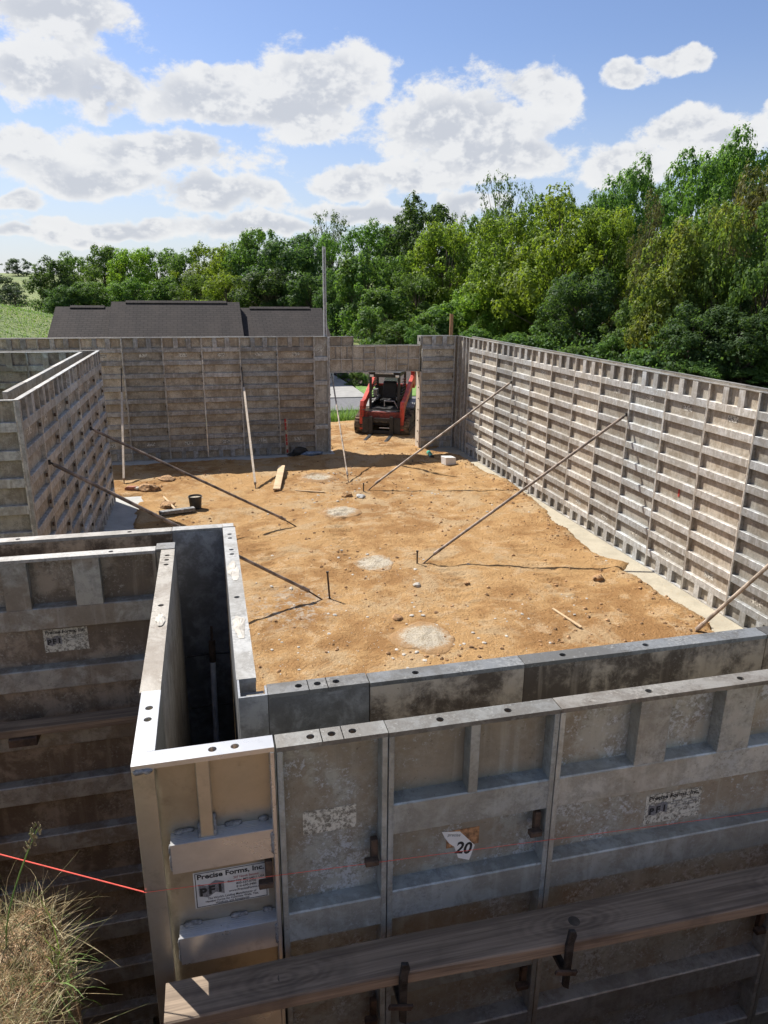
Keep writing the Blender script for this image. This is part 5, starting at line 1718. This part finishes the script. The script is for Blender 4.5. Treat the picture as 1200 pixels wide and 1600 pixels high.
# turf bank the picture is taken from
BZ = H-0.46
def bank_edge(x):
    return 0.92 + 0.82*sstep(-0.36, -0.50, x) + 0.06*fbm(x, 0, 4.0, 3.0) + 0.25*sstep(-0.8, -1.6, x)
def bank_z(x, y):
    d = y-bank_edge(x)
    z = BZ + 0.05*fbm(x, y, 2.0, 1.0) + 0.03*fbm(x, y, 8.0, 2.0) - 0.07*sstep(-0.5, 0.0, d)
    k = sstep(-0.03, 0.30, d)
    return z*(1-k) + k*(-0.05) + 0.05*fbm(x*3, y*3+z, 4.0, 5.0)*k*(1-k)*4
me = grid_mesh('turf_bank', list(np.arange(-4.0, 3.0, 0.035)), list(np.arange(-3.0, 2.6, 0.035)), bank_z, 'bank')
tag(link('turf_bank', me), kind='structure')
def on_bank(rg):
    while True:
        x = rg.uniform(-1.3, -0.28); y = rg.uniform(0.9, 1.95)
        if y < bank_edge(x)+0.05 and (y > 1.25 or rg.random() < 0.4):
            return x, y, bank_z(x, y)-0.01
def tangle(name, label, n, place, length, width, mat, seed, up=0.5):
    """matted blades: every one leaves the turf in its own direction and curls"""
    rg = random.Random(seed)
    vs, fs = [], []
    for _ in range(n):
        p = Vector(place(rg))
        a = rg.uniform(0, 6.283); e = rg.gauss(up, 0.5)
        d = Vector((math.cos(a)*math.cos(e), math.sin(a)*math.cos(e), math.sin(e)))
        curl = Vector((rg.gauss(0, 0.35), rg.gauss(0, 0.35), -rg.uniform(0.05, 0.55)))
        l = rg.uniform(*length)*(1.7 if rg.random() < 0.06 else 1.0)
        w_ = width*rg.uniform(0.6, 1.5)
        side = d.cross(Vector((rg.gauss(0, 1), rg.gauss(0, 1), rg.gauss(0, 1)))).normalized()*w_
        o_ = len(vs)
        k = 5
        for i in range(k+1):
            ww = 1-0.85*(i/k)
            vs += [tuple(p-side*ww), tuple(p+side*ww)]
            p = p+d*(l/k)
            d = (d+curl*(1.0/k)*1.6).normalized()
        fs += [(o_+2*i, o_+2*i+1, o_+2*i+3, o_+2*i+2) for i in range(k)]
    me_ = bpy.data.meshes.new(name)
    me_.from_pydata(vs, [], fs)
    me_.materials.append(M[mat])
    return tag(link(name, me_), label, 'grass', kind='stuff')
tangle('dry_grass', 'dry straw coloured grass hanging over the bank edge', 15000, on_bank, (0.03, 0.13), 0.0012, 'straw', 21)
def on_bank2(rg):
    while True:
        x = rg.uniform(-1.2, -0.30); y = rg.uniform(0.95, 1.9)
        if y < bank_edge(x)+0.02 and fbm(x, y, 3.0, 4.0) > 0.02:
            return x, y, bank_z(x, y)-0.01
tangle('green_grass', 'green grass blades among the straw on the bank', 4600, on_bank2, (0.05, 0.15), 0.0019, 'greenblade', 22, 0.6)
def seed_stem(x, y, h, lx, ly, label):
    z = bank_z(x, y)
    t_ = thing('grass_stem', label, 'grass stem', (x, y, z), 0, 'seed stems on the bank')
    pts = [(lx*(i/6)**1.6, ly*(i/6)**1.6, h*i/6) for i in range(7)]
    MB().tube(pts, [0.0022]*6+[0.0015], 5).build('stem', 'greenblade', t_)
    b = MB()
    rg = random.Random(int(h*1000))
    for i in range(34):
        t2 = rg.uniform(0.86, 1.03)
        c = Vector((lx*t2**1.6, ly*t2**1.6, h*t2))+Vector([rg.uniform(-.011, .011) for _ in range(3)])
        b.tube([c, c+Vector((rg.uniform(-.006, .006), rg.uniform(-.006, .006), 0.013))], [0.003, 0.001], 4)
    b.build('seed_head', 'straw', t_)
seed_stem(-0.60, 1.62, 0.30, 0.10, 0.06, 'tall leaning seed stem, nearer the bright corner form')
seed_stem(-0.70, 1.66, 0.24, 0.03, 0.05, 'shorter seed stem at the left edge of the bank')

# weeds by the road behind the doorway
def weeds(rg):
    x = rg.uniform(1.5, 9.0); y = 22.75+abs(rg.gauss(0, 0.8))
    return x, min(y, 24.9), -0.08
blades('roadside_weeds', 'tall green weeds between the clay and the road', 7000, weeds, (0.18, 0.55), 0.011, 'greenblade', 23, 0.5)
# crop rows of the field on the left
def crop(rg):
    x = rg.uniform(-34, -6.8); y = rg.uniform(40, 74)
    y = round(y/0.9)*0.9+rg.gauss(0, 0.13)
    return x, y, terrain_z(x, y)
blades('field_crop', 'low yellow green crop rows on the sloping field at left', 26000, crop, (0.14, 0.34), 0.028, 'greenblade', 24, 0.9)
# undergrowth closing the foot of the wood
def under(rg):
    i = rg.randrange(len(TREES))
    k, v, x, y, ht, wd, label = TREES[i]
    if y > 120:
        i = 5; k, v, x, y, ht, wd, label = TREES[i]
    px = x+rg.gauss(0, 2.4); py = y-rg.uniform(-2.5, 1.5)
    return px, py, terrain_z(px, py)
def leaf_mass(name, label, n, place, size, mat, seed):
    rg = np.random.default_rng(seed)
    rr = random.Random(seed)
    P = np.array([place(rr) for _ in range(n)])
    N = rg.normal(size=(n, 3))+np.array([-0.2, -0.3, 0.6]); N /= np.linalg.norm(N, axis=1)[:, None]
    U = np.cross(N, rg.normal(size=(n, 3))); U /= np.linalg.norm(U, axis=1)[:, None]
    W_ = np.cross(N, U)
    s_ = rg.uniform(*size, size=(n, 1))
    vv = np.stack([P-U*s_*0.6, P-W_*s_*0.42, P+U*s_*0.6, P+W_*s_*0.42], 1).reshape(-1, 3)
    me_ = bpy.data.meshes.new(name)
    me_.from_pydata(vv.tolist(), [], np.arange(4*n).reshape(-1, 4).tolist())
    me_.materials.append(M[mat])
    return tag(link(name, me_), label, 'undergrowth', kind='stuff')
def under2(rg):
    while True:
        px, py, pz = under(rg)
        if py > 24+max(0, 14-px)*0.6 and (px > 9 or py > 45):
            hh = 1.1+1.4*fbm(px, py, 0.35, 2.0)
            return px, py, pz+max(0.15, hh)*rg.random()**0.6
leaf_mass('undergrowth', 'dense low undergrowth at the foot of the wood', 60000, under2, (0.08, 0.19), 'leaf_dark', 25)  # dark leaf colour paints in the shade at the trees' feet
